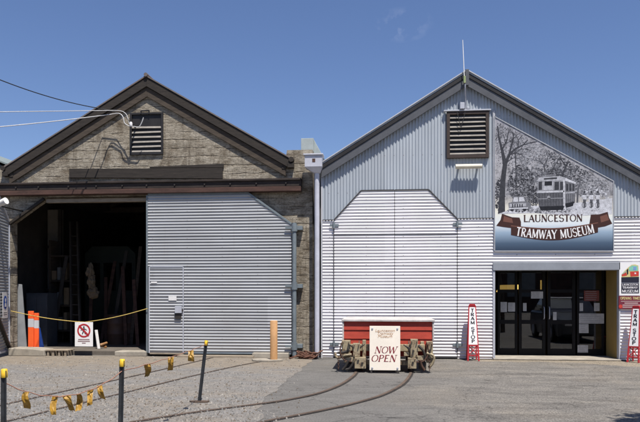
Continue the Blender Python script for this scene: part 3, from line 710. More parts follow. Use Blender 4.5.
for px, y_, lb in ((117,2.6,'dull brown drum on the shed floor, nearer the middle of the opening'),(129,2.9,'dull brown drum on the shed floor, nearer the closed door')):
    mb = MB(); x_ = X(px,y_); mb.tube([(x_,y_,.1),(x_,y_,.12),(x_,y_,.40),(x_,y_,.42),(x_,y_,.44),(x_,y_,.70),(x_,y_,.72),(x_,y_,.74),(x_,y_,.97),(x_,y_,.98)],[.28,.285,.28,.295,.28,.28,.295,.28,.285,.26],20); tag(mb.build('steel_drum', P('drum_brown',(.09,.05,.035,1),.6)), lb, 'drum', 'steel drums in the shed')
# ---------------- rope and no-entry placard
ry = YL-.2
a = W(11,311,ry); b = W(147.5,308,ry); lowp = W(84,322.3,ry)
pts = []
for k in range(25):
    s = k/24; px = lerp(11,147.5,s)
    y0 = lerp(311,322.3,(px-11)/73) if px < 84 else lerp(322.3,308.5,(px-84)/63.5)
    sag = 1.6*math.sin(math.pi*((px-11)/73 if px < 84 else (px-84)/63.5))
    pts.append(W(px, y0+sag, ry))
mb = MB(); mb.tube(pts, .011, 6); tag(mb.build('barrier_rope', M['rope_yellow']), 'thin yellow rope strung across the open shed doorway', 'rope')
t = thing('no_entry_placard', 'white prohibition placard with red ring hung on the yellow rope', 'sign', W(84,346,ry))
px0, px1 = X(75,ry-.02), X(93,ry-.02); z0, z1 = Z(84,346.3,ry), Z(84,322,ry); cx = (px0+px1)/2
mb = MB(); mb.box(px0,px1,ry-.025,ry-.019,z0,z1); mb.build('placard', M['sign_white'], t)
mb = MB(); cz = z0+(z1-z0)*.65; Ro, Ri = .175, .135; yq = ry-.029
ring = [[(cx+r*math.cos(2*math.pi*k/40),yq,cz+r*math.sin(2*math.pi*k/40)) for k in range(40)] for r in (Ro,Ri)]
mb.add(ring[0]+ring[1], [(k,(k+1)%40,(k+1)%40+40,k+40) for k in range(40)])
d_ = .1*1.3; w_ = .022
mb.poly([(cx-d_-w_*.7,yq-.003,cz+d_-w_*.7),(cx-d_+w_*.7,yq-.003,cz+d_+w_*.7),(cx+d_+w_*.7,yq-.003,cz-d_+w_*.7),(cx+d_-w_*.7,yq-.003,cz-d_-w_*.7)])
mb.build('red_ring', M['sign_red'], t, fixn=False)
mb = MB(); yq -= .0005
def pl(pts): mb.poly([(cx+x,ry-.0285,cz+z) for x,z in pts])
mb.poly([(cx+.022*math.cos(k*.5),ry-.0285,cz+.088+.024*math.sin(k*.5)) for k in range(12)])
pl(((-.028,.055),(.026,.058),(.024,-.01),(-.022,-.01))); pl(((-.022,-.012),(.004,-.012),(-.03,-.095),(-.055,-.09))); pl(((.0,-.014),(.024,-.012),(.055,-.085),(.03,-.095)))
pl(((-.03,.052),(-.035,.03),(-.075,-.005),(-.085,.01))); pl(((.027,.055),(.03,.03),(.07,.0),(.08,.018)))
mb.build('walking_figure', M['black_letter'], t, fixn=False)
mb = MB()
for k, wdt in enumerate((.30,.32,.10)): mb.poly([(cx+x*wdt/2,ry-.028,z0+.165-.045*k+z) for x,z in ((-1,0),(1,0),(1,.022),(-1,.022))])
mb.build('text_lines', P('grey_print',(.30,.18,.18,1)), t, fixn=False)
for s in (-1,1): mb = MB(); mb.tube([(cx+s*.13,ry-.026,z1-.03),(cx+s*.13,ry-.01,z1+.015),(cx+s*.13,ry+.008,z1-.012)], .006, 6); mb.build('clip', M['rope_yellow'], t)

# ---------------- overhead cables
def cable(name, label, a, pts, r, mat):
    mb = MB(); mb.tube([Vector(p) for p in pts], r, 6); tag(mb.build(name, mat), label, 'cable')
def catn(a, b, sag, n=20): return [Vector(a).lerp(Vector(b),k/n)-EZ*(sag*4*(k/n)*(1-k/n)) for k in range(n+1)]
ac = W(97,107,yo); 
yk = YL-.33
far = W(-50,58,-3.5)
cable('overhead_cable', 'black overhead wire running down to the left roof slope', None, catn(far, W(103,109,yo-.14), .14)+[W(118,113,yo-.12), W(127,118,yk), W(131,124,yk)], .011, M['black_cable'])
w1 = catn(W(-30,112.3,-3.0), W(112,110.5,yo-.17), .0)+[W(121,111,yk), W(126,114,yk), W(128,119,yk), W(129.5,124,yk), W(132,126,yk)]
cable('overhead_cable', 'upper white overhead cable reaching the louvred gable', None, catmull([Vector(p) for p in w1],3), .0095, M['white_cable'])
w2 = catn(W(-30,129.5,-3.0), W(110,114.5,yo-.17), .02)+[W(119,113.5,yk), W(123,117,yk), W(124.5,123,yk), W(129,126,yk), W(134,126.5,yk), W(139,127,yk), W(142,122,yk), W(143.5,117.5,yk)]
cable('overhead_cable', 'lower white overhead cable drooping past the louvred vent', None, catmull([Vector(p) for p in w2],3), .012, M['white_cable'])
t = thing('cable_bracket', 'small black insulator bracket on the concrete gable', 'bracket', W(127,124,YL))
mb = MB(); q = W(131,124,yk); mb.bar((q.x,YL,q.z), q, .035,.035); mb.build('bracket_arm', M['black_steel'], t)
mb = MB(); q = W(131,124,yk); mb.tube([q+EZ*-.05,q,q+EZ*.05],[.03,.04,.025],10); mb.build('insulator', M['white_paint'], t)
mb = MB(); q = W(146,110,YL); mb.bar(W(141,111,YL-.05), W(149,110.5,YL-.05),.03,.03); mb.bar(W(141,111,YL-.05), W(141,114,YL-.05),.03,.03); mb.bar(W(149,110.5,YL-.05), W(149,114,YL-.05),.03,.03)
mb.build('hook', M['black_steel'], t)

# ================================================================== DOWNPIPE, GUTTER between the sheds
t = thing('downpipe', 'pale grey downpipe with box rain head between the two sheds', 'downpipe', (X(317,-.1),-.1,0))
yq = -.13; dpx = X(317,yq)
mb = MB(); mb.cyl((dpx,yq,.12),(dpx,yq,Z(317,170,yq)),.062,16); mb.tube([(dpx,yq,.14),(dpx,yq-.02,.08),(dpx-.02,yq-.12,.04)],.062,16); mb.build('pipe', M['downpipe'], t)
h0, h1 = X(305.5,yq), X(322.6,yq); z0, z1 = Z(314,168,yq), Z(314,156.5,yq)
mb = MB(); mb.box(h0,h1,yq-.17,yq+.15,z0,z1)
mb.add([(h0,yq-.17,z0-.001),(h1,yq-.17,z0-.001),(h1,yq+.15,z0-.001),(h0,yq+.15,z0-.001),(dpx-.08,yq-.07,z0-.13),(dpx+.08,yq-.07,z0-.13),(dpx+.08,yq+.07,z0-.13),(dpx-.08,yq+.07,z0-.13)], [(0,1,5,4),(1,2,6,5),(2,3,7,6),(3,0,4,7),(4,5,6,7)])
mb.box(h0-.03,h1+.03,yq-.20,yq+.15,z1,z1+.035)
rh = mb.build('rain_head', M['downpipe'], t, .006)
mb = MB(); mb.box(X(313,yq),X(316,yq),yq-.175,yq-.171,Z(314,163.5,yq),Z(314,160,yq)); mb.build('overflow_hole', M['rust_steel'], rh)
mb = MB(); g0, g1 = X(301,.7), X(313.5,.7); zz0, zz1 = Z(307,158,.7), Z(307,138.2,.7)
mb.prism([(g0,zz0),(g1,zz0),(g1,zz1),(g0,zz1)], .7, 6.0)
mb.prism([(g1+.002,zz0),(X(324,.75),zz0),(g1+.002,zz1-.02)], .75, 5.95)
tag(mb.build('valley_flashing', M['pale_green'], None, .006), 'pale green metal flashing box standing behind the rain head', 'flashing')
t = thing('chain_heap', 'heap of rusty brown chain at the foot of the downpipe', 'chain', (X(306,-.2),-.2,0))
mb = MB()
for k in range(26):
    c = Vector((X(306,-.25)+random.gauss(0,.11), -.25+random.gauss(0,.06), .04+.12*random.random()**1.5)); r_ = random.uniform(.07,.16); ax = random.uniform(-.5,.5); ay = random.uniform(-.5,.5); ph = random.random()*6
    pts = []
    for j in range(14):
        a_ = ph+2*math.pi*j/14; x, y = r_*math.cos(a_), r_*.7*math.sin(a_); zc_ = max(.02, c.z+x*ax+y*ay); pts.append((c.x+x, c.y+y, zc_))
    mb.tube(pts, .016, 6, 0, False, True)
mb.build('chain_loops', M['rust_chain'], t)
# bollard
bp = G(273.8,361); 
t = thing('bollard', 'ochre painted steel bollard on a pale concrete pad', 'bollard', (bp.x,bp.y,0))
mb = MB(); top = W(274,320.5,bp.y).z
mb.tube([(bp.x,bp.y,.0),(bp.x,bp.y,top-.015),(bp.x,bp.y,top)],[.088,.088,.075],20); mb.build('post', M['bollard'], t)
mb = MB(); pts = []
for k in range(18):
    a_ = 2*math.pi*k/18; q = random.uniform(.85,1.1); pts.append((bp.x-.16+.40*q*math.cos(a_), bp.y-.03+.24*q*math.sin(a_), .012))
mb.extr(pts,(0,0,.03)); mb.build('concrete_pad', M['concrete_pale'], t)

# ================================================================== RIGHT SHED
cs = thing('corrugated_shed', 'gabled museum shed clad in blue grey and white corrugated iron', 'shed', (X(467),0,0))
sx0 = X(321.5); sx1 = X(694); zbl = Z(400,219.3)          # colour change height
yr = -.135
ral = (X(321.5,yr), Z(321.5,163,yr)); raa = (X(467,yr), Z(467,70.5,yr)); rar_px = 696
def rz(px): return 70.5+(px-467)*.566
rar = (X(rar_px,yr), Z(rar_px, rz(rar_px), yr))
# roof line on the wall plane
def roofz(x): return lerp(ral[1],raa[1],(x-ral[0])/(raa[0]-ral[0])) if x < raa[0] else lerp(raa[1],rar[1],(x-raa[0])/(rar[0]-raa[0]))
mx0, mx1 = X(494.5,0), X(614,0)
# door outline
d0, d1 = X(334), X(457); c0_, c1_ = X(361.3), X(428.3); dzt2 = Z(395,190.2); dzc = Z(395,219.6); dm = X(394.6)
def upper_bottom(x):
    if d0 < x < c0_: return lerp(zbl, dzt2, (x-d0)/(c0_-d0))
    if c0_ <= x <= c1_: return dzt2
    if c1_ < x < d1: return lerp(dzt2, zbl, (x-c1_)/(d1-c1_))
    return zbl
ex0, ex1 = X(495), X(618.5); ezt = Z(556,264.5)
mb = MB(); corr_v(mb, sx0, sx1, upper_bottom, lambda x: roofz(x)-.02, 0)
mb.build('upper_cladding', M['blue_iron'], cs, fixn=False)
for za_, xa_, xb_ in ((.02,sx0,d0-.012),(.02,d1+.012,ex0-.055),(ezt+.06,ex0-.055,ex1+.035),(.02,ex1+.035,sx1)):
    mb = MB(); corr_h(mb, za_, zbl-.004, lambda z: xa_, lambda z: xb_, .0); mb.build('lower_cladding', M['white_iron'], cs, fixn=False)
# solid behind
mb = MB()
mb.prism([(sx0,ezt+.05),(sx1,ezt+.05),(sx1,rar[1]-.06),(raa[0],raa[1]-.06),(sx0,ral[1]-.06)], .03, .12)
mb.box(sx0,ex0-.05,.03,.12,0,ezt+.05); mb.box(ex1+.03,sx1,.03,.12,0,ezt+.05)
mb.build('wall_frame', M['interior'], cs)
mb = MB(); mb.box(sx0,sx0+.12,.13,15,0,ral[1]-.08); mb.box(sx1-.12,sx1,.13,15,0,rar[1]-.08); mb.prism([(sx0,0),(sx1,0),(sx1,rar[1]-.06),(raa[0],raa[1]-.06),(sx0,ral[1]-.06)],15,15.1)
mb.build('side_wall', M['blue_iron'], cs)
# trims
mb = MB()
mb.box(sx0-.012,sx0+.03,-.03,.02,0,ral[1]-.1)
mb.box(X(492.6),X(495),-.032,-.012,zbl,roofz(X(494))-.55)
mb.build('corner_trim', M['cap_metal'], cs, .003)
mb = MB()
mb.box(sx0+.03,d0-.02,-.026,-.012,zbl-.012,zbl+.010); mb.box(d1+.02,sx1,-.026,-.012,zbl-.012,zbl+.010)
mb.build('sheet_joint', M['dark_gap'], cs)
# big doors
yd2 = -.022
def leaf(xa, xb, left):
    m_ = MB()
    def xl(z):
        if not left: return dm+.006
        return d0+.006 if z < dzc else lerp(d0, c0_, (z-dzc)/(dzt2-dzc))
    def xr(z):
        if left: return dm-.006
        return d1-.006 if z < dzc else lerp(d1, c1_, (z-dzc)/(dzt2-dzc))
    corr_h(m_, .07, dzt2-.015, xl, xr, yd2)
    o = m_.build('door', M['white_iron'], cs, fixn=False)
    f = MB()
    if left: f.bar((d0,yd2-.004,dzc),(c0_,yd2-.004,dzt2),.03,.035,(0,1,0)); f.box(c0_,dm-.006,yd2-.02,yd2+.02,dzt2-.015,dzt2+.012); f.box(d0-.012,d0+.006,yd2-.005,yd2+.03,.05,dzc)
    else: f.bar((d1,yd2-.004,dzc),(c1_,yd2-.004,dzt2),.03,.035,(0,1,0)); f.box(dm+.006,c1_,yd2-.02,yd2+.02,dzt2-.015,dzt2+.012); f.box(d1-.006,d1+.012,yd2-.005,yd2+.03,.05,dzc)
    f.box((d0 if left else dm+.006),(dm-.006 if left else d1),yd2-.01,yd2+.025,.03,.068)
    zz = Z(395,234.5) if left else Z(395,234.7)
    f.box((d0+.01 if left else dm+.006),(dm-.006 if left else d1-.01),yd2-.016,yd2-.006,zz-.006,zz+.006)
    f.build('door_edge', M['dark_gap'], o)
    h = MB(); hx = d0 if left else d1
    for zh in (dzc-.13, .35): h = MB(); h.cyl((hx,yd2-.03,zh-.07),(hx,yd2-.03,zh+.07),.03,10); h.box(hx-.10,hx+.12,yd2-.03,yd2-.016,zh-.035,zh+.035); h.build('hinge', M['pipe_grey'], o)
    return o
leaf(d0, dm, True); leaf(dm, d1, False)
mb = MB(); mb.box(dm-.006,dm+.006,yd2+.002,yd2+.02,.07,dzt2); mb.build('door_gap', M['dark_gap'], cs)
# roof with capping and bargeboards
mb = MB()
for a, b in ((ral,raa),(raa,rar)):
    mb.extr([(a[0],yr,a[1]),(b[0],yr,b[1]),(b[0],15.2,b[1]),(a[0],15.2,a[1])],(0,0,-.04))
mb.build('roof', M['blue_iron'], cs)
for a, b in ((ral,raa),(raa,rar)):
    mb = MB(); mb.prism([(a[0],a[1]+.025),(b[0],b[1]+.025),(b[0],b[1]-.004),(a[0],a[1]-.004)], yr-.03, yr+.10); mb.build('roof_capping', M['cap_metal'], cs, .003)
    mb = MB(); mb.prism([(a[0],a[1]-.043),(b[0],b[1]-.043),(b[0],b[1]-.15),(a[0],a[1]-.15)], yr-.004, yr+.03); mb.build('bargeboard', M['black_steel'], cs, .004)
    mb = MB(); mb.prism([(a[0],a[1]-.152),(b[0],b[1]-.152),(b[0],b[1]-.36),(a[0],a[1]-.36)], yr+.015, yr+.045); mb.build('lower_bargeboard', M['grey_board'], cs, .004)
mb = MB(); mb.bar((raa[0],yr-.02,raa[1]+.02),(raa[0],yr-.02,raa[1]-.36),.09,.03,(0,1,0)); mb.build('apex_plate', M['grey_board'], cs, .004)
vent(cs, X(446.5), X(488.5), Z(467,158.5), Z(467,112), -.03, M['slat_dark'], M['slat'], 9, .075, 0)
mb = MB(); mb.box(X(443.5),X(490.5),-.10,-.02,Z(467,112)+.003,Z(467,112)+.035); mb.build('vent_hood', M['pale_steel'], cs, .004)
# light below the vent
t = thing('wall_light', 'cream tubular wall light below the louvred vent', 'lamp', W(468,167,-.1))
zz = Z(468,166.8,-.12); mb = MB(); mb.cyl((X(455.5,-.16),-.17,zz),(X(482,-.16),-.17,zz),.055,14); mb.build('lamp_tube', M['cream_tube'], t)
mb = MB()
for px in (459,478): mb.box(X(px,-.1)-.02,X(px,-.1)+.02,-.16,-.005,zz-.02,zz+.02)
mb.build('bracket', M['cream_tube'], t)
# antenna, conduit
t = thing('antenna', 'thin white whip antenna standing on the right ridge', 'antenna', W(464,76,yr))
mb = MB(); p0 = W(464.5,83,yr-.08); p1 = W(462.7,40,yr-.08); mb.tube([p0, p0.lerp(p1,.3), p1],[.013,.011,.008],8); mb.build('mast', M['white_paint'], t)
mb = MB(); q = W(464.5,80,yr-.08); mb.cyl(q-EZ*.07,q+EZ*.09,.03,10); mb.bar(q,q+Vector((.05,.12,0)),.03,.05); mb.build('clamp', P('green_clamp',(.30,.36,.16,1)), t)
t = thing('conduit', 'thin pale conduit and box running from ridge to vent', 'conduit', W(464,110,-.03))
mb = MB(); mb.tube([W(465,84,yr-.06), W(465.3,92,yr-.05), W(465.5,97,-.05), W(465.7,111,-.05)], .017, 8); mb.build('tube', M['pale_steel'], t)
mb = MB(); mb.box(X(459.5),X(464),-.14,-.012,Z(462,112)+.04,Z(462,104)); mb.box(X(466.5),X(469),-.10,-.012,Z(462,112)+.04,Z(462,108)); mb.build('junction_box', M['pale_steel'], t, .008)
mb = MB(); mb.tube(catmull([W(457,112,-.1), W(459,120,-.12), W(460.5,127,-.12), W(463.5,119,-.12), W(465,112,-.1)],6), .008, 6); tag(mb.build('hanging_wire', M['black_cable']), 'looped black wire hanging across the right louvred vent', 'cable')

# ---------------- entrance
yg = .88
mb = MB(); mb.box(ex0-.055,ex1+.03,-.05,.25,ezt-.14,ezt+.055); mb.build('roller_lintel', P('lintel_grey',(.27,.285,.31,1),.5,0,.15), cs, .01)
mb = MB(); mb.box(ex0-.055,ex0,-.03,.25,0,ezt-.142); mb.build('door_jamb', M['pale_steel'], cs, .006)
mb = MB(); mb.box(ex1,ex1+.035,-.03,.12,0,ezt-.142); mb.build('door_jamb', M['pale_steel'], cs, .006)
mb = MB(); mb.box(ex1+.001,ex1+.06,.122,yg,0,ezt+.05); mb.build('yellow_reveal', M['yellow_wall'], cs)
mb = MB(); mb.box(ex0-.06,ex0-.001,.252,yg,0,ezt+.05); mb.box(ex0-.06,ex1+.06,.252,yg,ezt-.05,ezt+.05); mb.build('dark_reveal', M['interior'], cs)
mb = MB(); mb.box(ex0-.05,ex1+.03,-.12,yg,.006,.035); mb.build('entry_step', M['concrete_pale'], cs, .008)
ir = 7.0
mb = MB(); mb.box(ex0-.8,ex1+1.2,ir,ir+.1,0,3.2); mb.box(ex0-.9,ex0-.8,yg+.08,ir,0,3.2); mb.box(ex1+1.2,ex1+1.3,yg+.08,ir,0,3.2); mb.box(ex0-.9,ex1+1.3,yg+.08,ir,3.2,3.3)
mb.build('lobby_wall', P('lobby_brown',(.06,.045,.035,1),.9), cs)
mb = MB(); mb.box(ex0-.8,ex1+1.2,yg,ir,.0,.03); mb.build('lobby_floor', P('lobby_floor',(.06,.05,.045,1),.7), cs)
# glazed screen: four bays
bays = [(497.5,517.5,'sidelight'),(518.8,545.5,'glass_door'),(547.5,575.5,'glass_door'),(577,604.5,'sidelight')]
tz = Z(556,291,yg); gz1 = ezt-.01
for px0, px1, nm in bays:
    x0, x1 = X(px0,yg), X(px1,yg); f = MB(); fw = .075 if nm=='glass_door' else .06
    zb_ = .04
    f.box(x0,x0+fw,yg,yg+.06,zb_,gz1); f.box(x1-fw,x1,yg,yg+.06,zb_,gz1)
    f.box(x0+fw,x1-fw,yg,yg+.06,tz-.04,tz+.04); f.box(x0+fw,x1-fw,yg,yg+.06,gz1-.07,gz1); f.box(x0+fw,x1-fw,yg,yg+.06,zb_,zb_+.16)
    zmid = Z(556,322,yg)
    f.box(x0+fw,x1-fw,yg,yg+.06,zmid-.05,zmid+.05)
    o = f.build(nm, M['door_frame'], cs, .004)
    g = MB()
    for za, zc2 in ((zb_+.16,zmid-.05),(zmid+.05,tz-.04),(tz+.04,gz1-.07)): g.box(x0+fw,x1-fw,yg+.026,yg+.032,za,zc2)
    g.build('glass_pane', M['glass'], o)
    if nm == 'glass_door':
        h = MB(); hx = x1-.04 if px0 < 530 else x0+.04
        h.tube([(hx,yg-.0,.95),(hx,yg-.05,.97),(hx,yg-.05,1.23),(hx,yg-.0,1.25)],.012,8); h.build('handle', M['pale_steel'], o)
def paper(px0,px1,py0,py1,label,mat='shade_dimmed_paper',nm='notice',dy=0):
    m_ = MB(); m_.box(X(px0,yg),X(px1,yg),yg-.006-dy,yg-.002-dy,Z((px0+px1)/2,py1,yg),Z((px0+px1)/2,py0,yg)); 
    o = m_.build(nm, M[mat]); tag(o, label, 'notice')
    l_ = MB(); h = (Z(px0,py0,yg)-Z(px0,py1,yg)); w0, w1 = X(px0,yg), X(px1,yg)
    n = max(2,int(h/.045))
    for k in range(n):
        z = Z((px0+px1)/2,py1,yg)+h*(k+.6)/(n+.3); e = random.uniform(.05,.3)*(w1-w0); l_.poly([(w0+.03,yg-.0075-dy,z),(w1-.03-e,yg-.0075-dy,z),(w1-.03-e,yg-.0075-dy,z+.010),(w0+.03,yg-.0075-dy,z+.010)])
    l_.build('text_lines', P('grey_print2',(.32,.31,.31,1)), o, fixn=False)
    return o
paper(500.5,507,302,312,'white sheet of paper taped on the far left glass panel')
paper(508,515,302.5,311.5,'white paper beside another sheet on the far left glass panel')
paper(531,543,291.5,298.5,'wide white paper taped at the top of the left glass door')
paper(523,526.5,303,311,'narrow white paper on the hinge side of the left glass door')
paper(579,604,313.5,323.5,'long row of white papers on the right hand glass panel')
paper(579,588.5,324,333,'square white paper below the long row of notices')
paper(584,599,290.5,301,'dull red poster on the right hand glass panel','brick_red','poster')
paper(594,599.5,303,311,'small cream card beneath the dull red poster')
paper(579.5,583,303,311,'small narrow card left of the cream card on the glass')
paper(577.5,588,345,352.5,'white paper near the floor on the right hand glass panel')
paper(553,556.5,312,320,'cream sticker beside the handle of the right glass door')
for px0, px1, py0, py1, c_, lb in ((549.5,556,268,287,(.12,.07,.05,1),'dark brown poster high behind the right glass door'),(560,571,267,286,(.15,.10,.06,1),'wide brown poster high behind the right glass door'),(582,588,267,288,(.10,.07,.05,1),'narrow brown banner high behind the right hand glass panel'),(592,599,266,286,(.13,.085,.06,1),'broad brown banner high behind the right hand glass panel'),(500,515,317,342,(.10,.05,.04,1),'dark red display board low behind the far left glass panel')):
    m_ = MB(); yq_ = yg+.22; m_.box(X(px0,yq_),X(px1,yq_),yq_,yq_+.01,Z(px0,py1,yq_),Z(px0,py0,yq_)); tag(m_.build('poster', P('poster_%d' % px0, c_, .8, 0, .5, 6)), lb, 'poster')
# lobby contents
t = thing('hanging_lamp', 'glowing amber lamp hanging inside behind the left glass panel', 'lamp', W(508,288,2.2))
q = W(508.5,288,2.2); mb = MB(); mb.prism([(q.x-.30,q.z-.11),(q.x+.28,q.z-.03),(q.x+.28,q.z+.09),(q.x-.22,q.z+.08)],2.1,2.4); mb.build('lamp_shade', M['lamp'], t, .02)
mb = MB(); mb.cyl((q.x,2.25,q.z+.08),(q.x,2.25,3.2),.01,6); mb.build('cord', M['black_cable'], t)
mb = MB(); q = W(541,285,2.0); mb.cyl((q.x,2.0,q.z-.13),(q.x,2.0,q.z+.13),.02,8); tag(mb.build('lamp_tube', M['lamp']), 'thin amber lit tube above the left glass door', 'lamp')
boxthing('display_counter', 'dark timber display counter inside the entrance', 'counter', X(500,2.8), X(560,2.8), 2.6, 3.2, .03, 1.0, P('counter_brown',(.09,.055,.035,1),.5))
t = thing('red_bin', 'dark red plastic bin standing at the right of the entrance', 'bin', (X(599,1.2),1.2,.035))
q0, q1 = X(592,1.2), X(603,1.2); zt_ = Z(600,337,1.2)
mb = MB(); mb.add([(q0+.03,1.05,.036),(q1-.03,1.05,.036),(q1-.03,1.35,.036),(q0+.03,1.35,.036),(q0,1.02,zt_),(q1,1.02,zt_),(q1,1.38,zt_),(q0,1.38,zt_)],[(0,3,2,1),(4,5,6,7),(0,1,5,4),(1,2,6,5),(2,3,7,6),(3,0,4,7)]); mb.build('bin_body', M['dark_red'], t, .015)
mb = MB(); mb.box(q0-.02,q1+.02,1.0,1.40,zt_+.001,zt_+.045); mb.build('bin_lid', M['dark_red'], t, .015)

# ---------------- mural sign
ym = -.040
def mp(px, py, k): 
    p = W(px, py, ym); return (p.x, ym-.0005*k, p.z)
mur = thing('mural_sign', 'big sloping museum sign printed with a sepia tram street scene', 'sign', W(554,251,ym))
out = [(494.6,116.6),(613.6,181.2),(613.6,251),(494.6,251)]
def pic_mat():
    t_ = NT('printed_panel'); z = t_.sep(t_.vec())[2]
    za, zb = Z(554,251,ym), Z(554,116,ym)
    f = t_.math('DIVIDE', t_.math('SUBTRACT', z, za), zb-za)
    c = t_.ramp(f, [(.0,lin(44,56,74)),(.06,lin(74,92,112)),(.14,lin(146,166,184)),(.20,lin(214,220,222)),(.30,lin(226,222,206)),(.37,lin(186,181,174)),(.42,lin(150,149,152)),(.62,lin(168,166,168)),(1,lin(154,152,158))])
    n = t_.noise(t_.vec((1,1,1)), 9, 6, .75); n2 = t_.noise(t_.vec(), 38, 4, .8)
    mk = t_.ramp(f, [(.30,.0),(.40,1.0)])
    g = t_.ramp(n, [(.35,.42),(.5,1.0),(.65,1.1)]); g2 = t_.ramp(n2, [(.35,.68),(.6,1.1)])
    c = t_.mix(mk, c, t_.mix(1.0, c, t_.mix(1.0, g, g2, 'MULTIPLY'), 'MULTIPLY'))
    return t_.set(c, .5, 0, .3)
mb = MB(); q = [mp(x,y,0) for x,y in out]; mb.extr(q,(0,.014,0)); mb.build('panel', pic_mat(), mur)
mb = MB()
for i in range(4):
    a_, b_ = Vector(mp(*out[i],1)), Vector(mp(*out[(i+1)%4],1)); mb.bar(a_, b_, .02, .025, (0,1,0))
mb.build('panel_edge', P('grey_edge',(.42,.43,.45,1)), mur)
def print_mat(v):
    t_ = NT('print_%d' % v); a = t_.noise(t_.vec(), 16, 5, .75); b = t_.noise(t_.vec(), 60, 3, .8); c = lin(v, v, v+4)
    k = t_.mix(1.0, t_.ramp(a, [(.3,mul(c,.62)),(.5,c),(.7,mul(c,1.3))]), t_.ramp(b, [(.3,.78),(.7,1.15)]), 'MULTIPLY'); return t_.set(k, .5, 0, .3)
gr = [print_mat(v) for v in (32,58,86,114,144,170,192)]
def inside(x, y): return 496 < x < 612.5 and y < 214 and y > 116.6+(x-494.6)*.543+3.0
cur = [1.0]
def blobs(mb, cx, cy, rx, ry, n, s0, s1, mats, k):
    for _ in range(n):
        a_ = random.random()*6.283; q_ = math.sqrt(random.random()); x, y = cx+rx*q_*math.cos(a_), cy+ry*q_*math.sin(a_)
        s = random.uniform(s0,s1)
        if not inside(x+s,y-s): continue
        m_ = random.choice(mats); N = 6; ph = random.random()*6
        mb.poly([mp(x+s*random.uniform(.4,1.2)*math.cos(ph+2*math.pi*j/N), y+s*random.uniform(.4,1.0)*math.sin(ph+2*math.pi*j/N), k+random.random()*.8) for j in range(N)], m_)
def strokep(mb, pts, w, m_, k):
    for i in range(len(pts)-1):
        (x0,y0),(x1,y1) = pts[i], pts[i+1]; w0 = w[i] if isinstance(w,list) else w; w1_ = w[i+1] if isinstance(w,list) else w
        L = math.hypot(x1-x0,y1-y0) or 1; nx, ny = -(y1-y0)/L, (x1-x0)/L
        mb.poly([mp(x0+nx*w0,y0+ny*w0,k),mp(x0-nx*w0,y0-ny*w0,k),mp(x1-nx*w1_,y1-ny*w1_,k),mp(x1+nx*w1_,y1+ny*w1_,k)], m_)
mb = MB()
blobs(mb,540,186,34,18,520,.8,2.2,[1,2,2,3,3,4],.9); blobs(mb,585,178,26,16,420,.5,1.6,[2,3,3,4],1.0); blobs(mb,508,138,14,22,380,.4,1.3,[2,3,3,4],1.0); blobs(mb,530,150,18,18,260,.5,1.5,[3,4,4],1.0)
blobs(mb,521,184,13,19,700,.3,1.2,[0,0,1,1,2,3],1.2)
blobs(mb,556,176,9,8,240,.4,1.2,[0,1,1,2],1.4); blobs(mb,534,196,6,10,200,.4,1.1,[0,1,1,2],1.4)
blobs(mb,572,170,20,16,900,.3,1.2,[0,1,1,2,2,3,4],1.2)
blobs(mb,592,186,18,14,240,.5,1.5,[2,3,3,4,5],1.2)
blobs(mb,548,178,12,16,180,.5,1.5,[1,2,3,4],1.2)
blobs(mb,512,145,20,28,520,.3,.8,[1,2,2,3,4],1.2); blobs(mb,540,170,30,26,420,.5,1.6,[3,3,4,4,5],1.0); blobs(mb,500,196,5,18,150,.5,1.5,[0,1,1,2],1.3); blobs(mb,562,160,24,12,260,.4,1.2,[1,2,2,3],1.3)
blobs(mb,535,158,16,20,170,.35,.9,[2,3,4,4],1.2)
blobs(mb,595,196,14,9,110,.5,1.6,[4,5,6,6],2.1)
mb.build('printed_foliage', gr, mur, fixn=False)
mb = MB()
strokep(mb, [(501.5,214),(502,198),(503,180),(505,164),(502,150),(499,138),(497.5,126)],[3.6,2.9,2.5,2.2,1.3,.9,.6],1,3.0)
strokep(mb, [(504.5,166),(509,155),(515,149),(523,145),(530,143)],[2.0,1.2,.9,.6,.3],1,3.2)
strokep(mb, [(509,155),(512,143),(514,133)],[1.0,.7,.3],1,3.3); strokep(mb, [(515,149),(516,170),(516,190)],[.5,.5,.6],1,3.3)
strokep(mb, [(502,150),(507,140),(509,130)],[.8,.5,.3],1,3.4); strokep(mb, [(562,176),(566,166),(570,161)],[1.0,.6,.3],1,3.1); strokep(mb, [(566,166),(559,157)],[.6,.3],1,3.2)
strokep(mb, [(577,206),(578,190),(581,178)],[1.0,.7,.4],2,3.1)
def twig(x, y, a, L_, w_, d):
    x2, y2 = x+L_*math.cos(a), y-L_*math.sin(a)
    if not (496 < x2 < 608 and y2 > 116.6+(x2-494.6)*.543+2): return
    strokep(mb, [(x,y),(x2,y2)], [w_,w_*.7], 1, 3.4+random.random())
    if d:
        for da in (random.uniform(.25,.7), -random.uniform(.25,.7)): twig(x2,y2,a+da,L_*random.uniform(.65,.9),w_*.65,d-1)
for x_, y_, a_ in ((502,150,1.9),(502,150,1.1),(505,164,.7),(512,145,1.3),(523,145,.8),(518,147,1.5),(530,143,.2),(509,155,.3),(566,166,1.2),(566,166,2.2),(575,172,.9),(545,172,1.7),(552,172,1.2)): twig(x_,y_,a_,7,.55,4)
mb.build('printed_trees', gr, mur, fixn=False)
mb = MB()    # pale roadway
mb.poly([mp(x,y,3.7) for x,y in ((498,214),(512,209),(532,206),(560,204.5),(585,202),(612.3,198),(612.3,214),(575,216),(535,213))], 6)
blobs(mb,552,210.5,22,2.2,120,.5,1.5,[2,3,3,4],3.9); blobs(mb,520,210.5,13,1.6,60,.5,1.2,[1,2,3],3.9); blobs(mb,560,210,45,3.5,90,.6,2.0,[4,5,6],3.8)
mb.build('printed_road', gr, mur, fixn=False)
mb = MB()    # tram
def T(pts, m_, k): mb.poly([mp(x,y,k) for x,y in pts], m_)
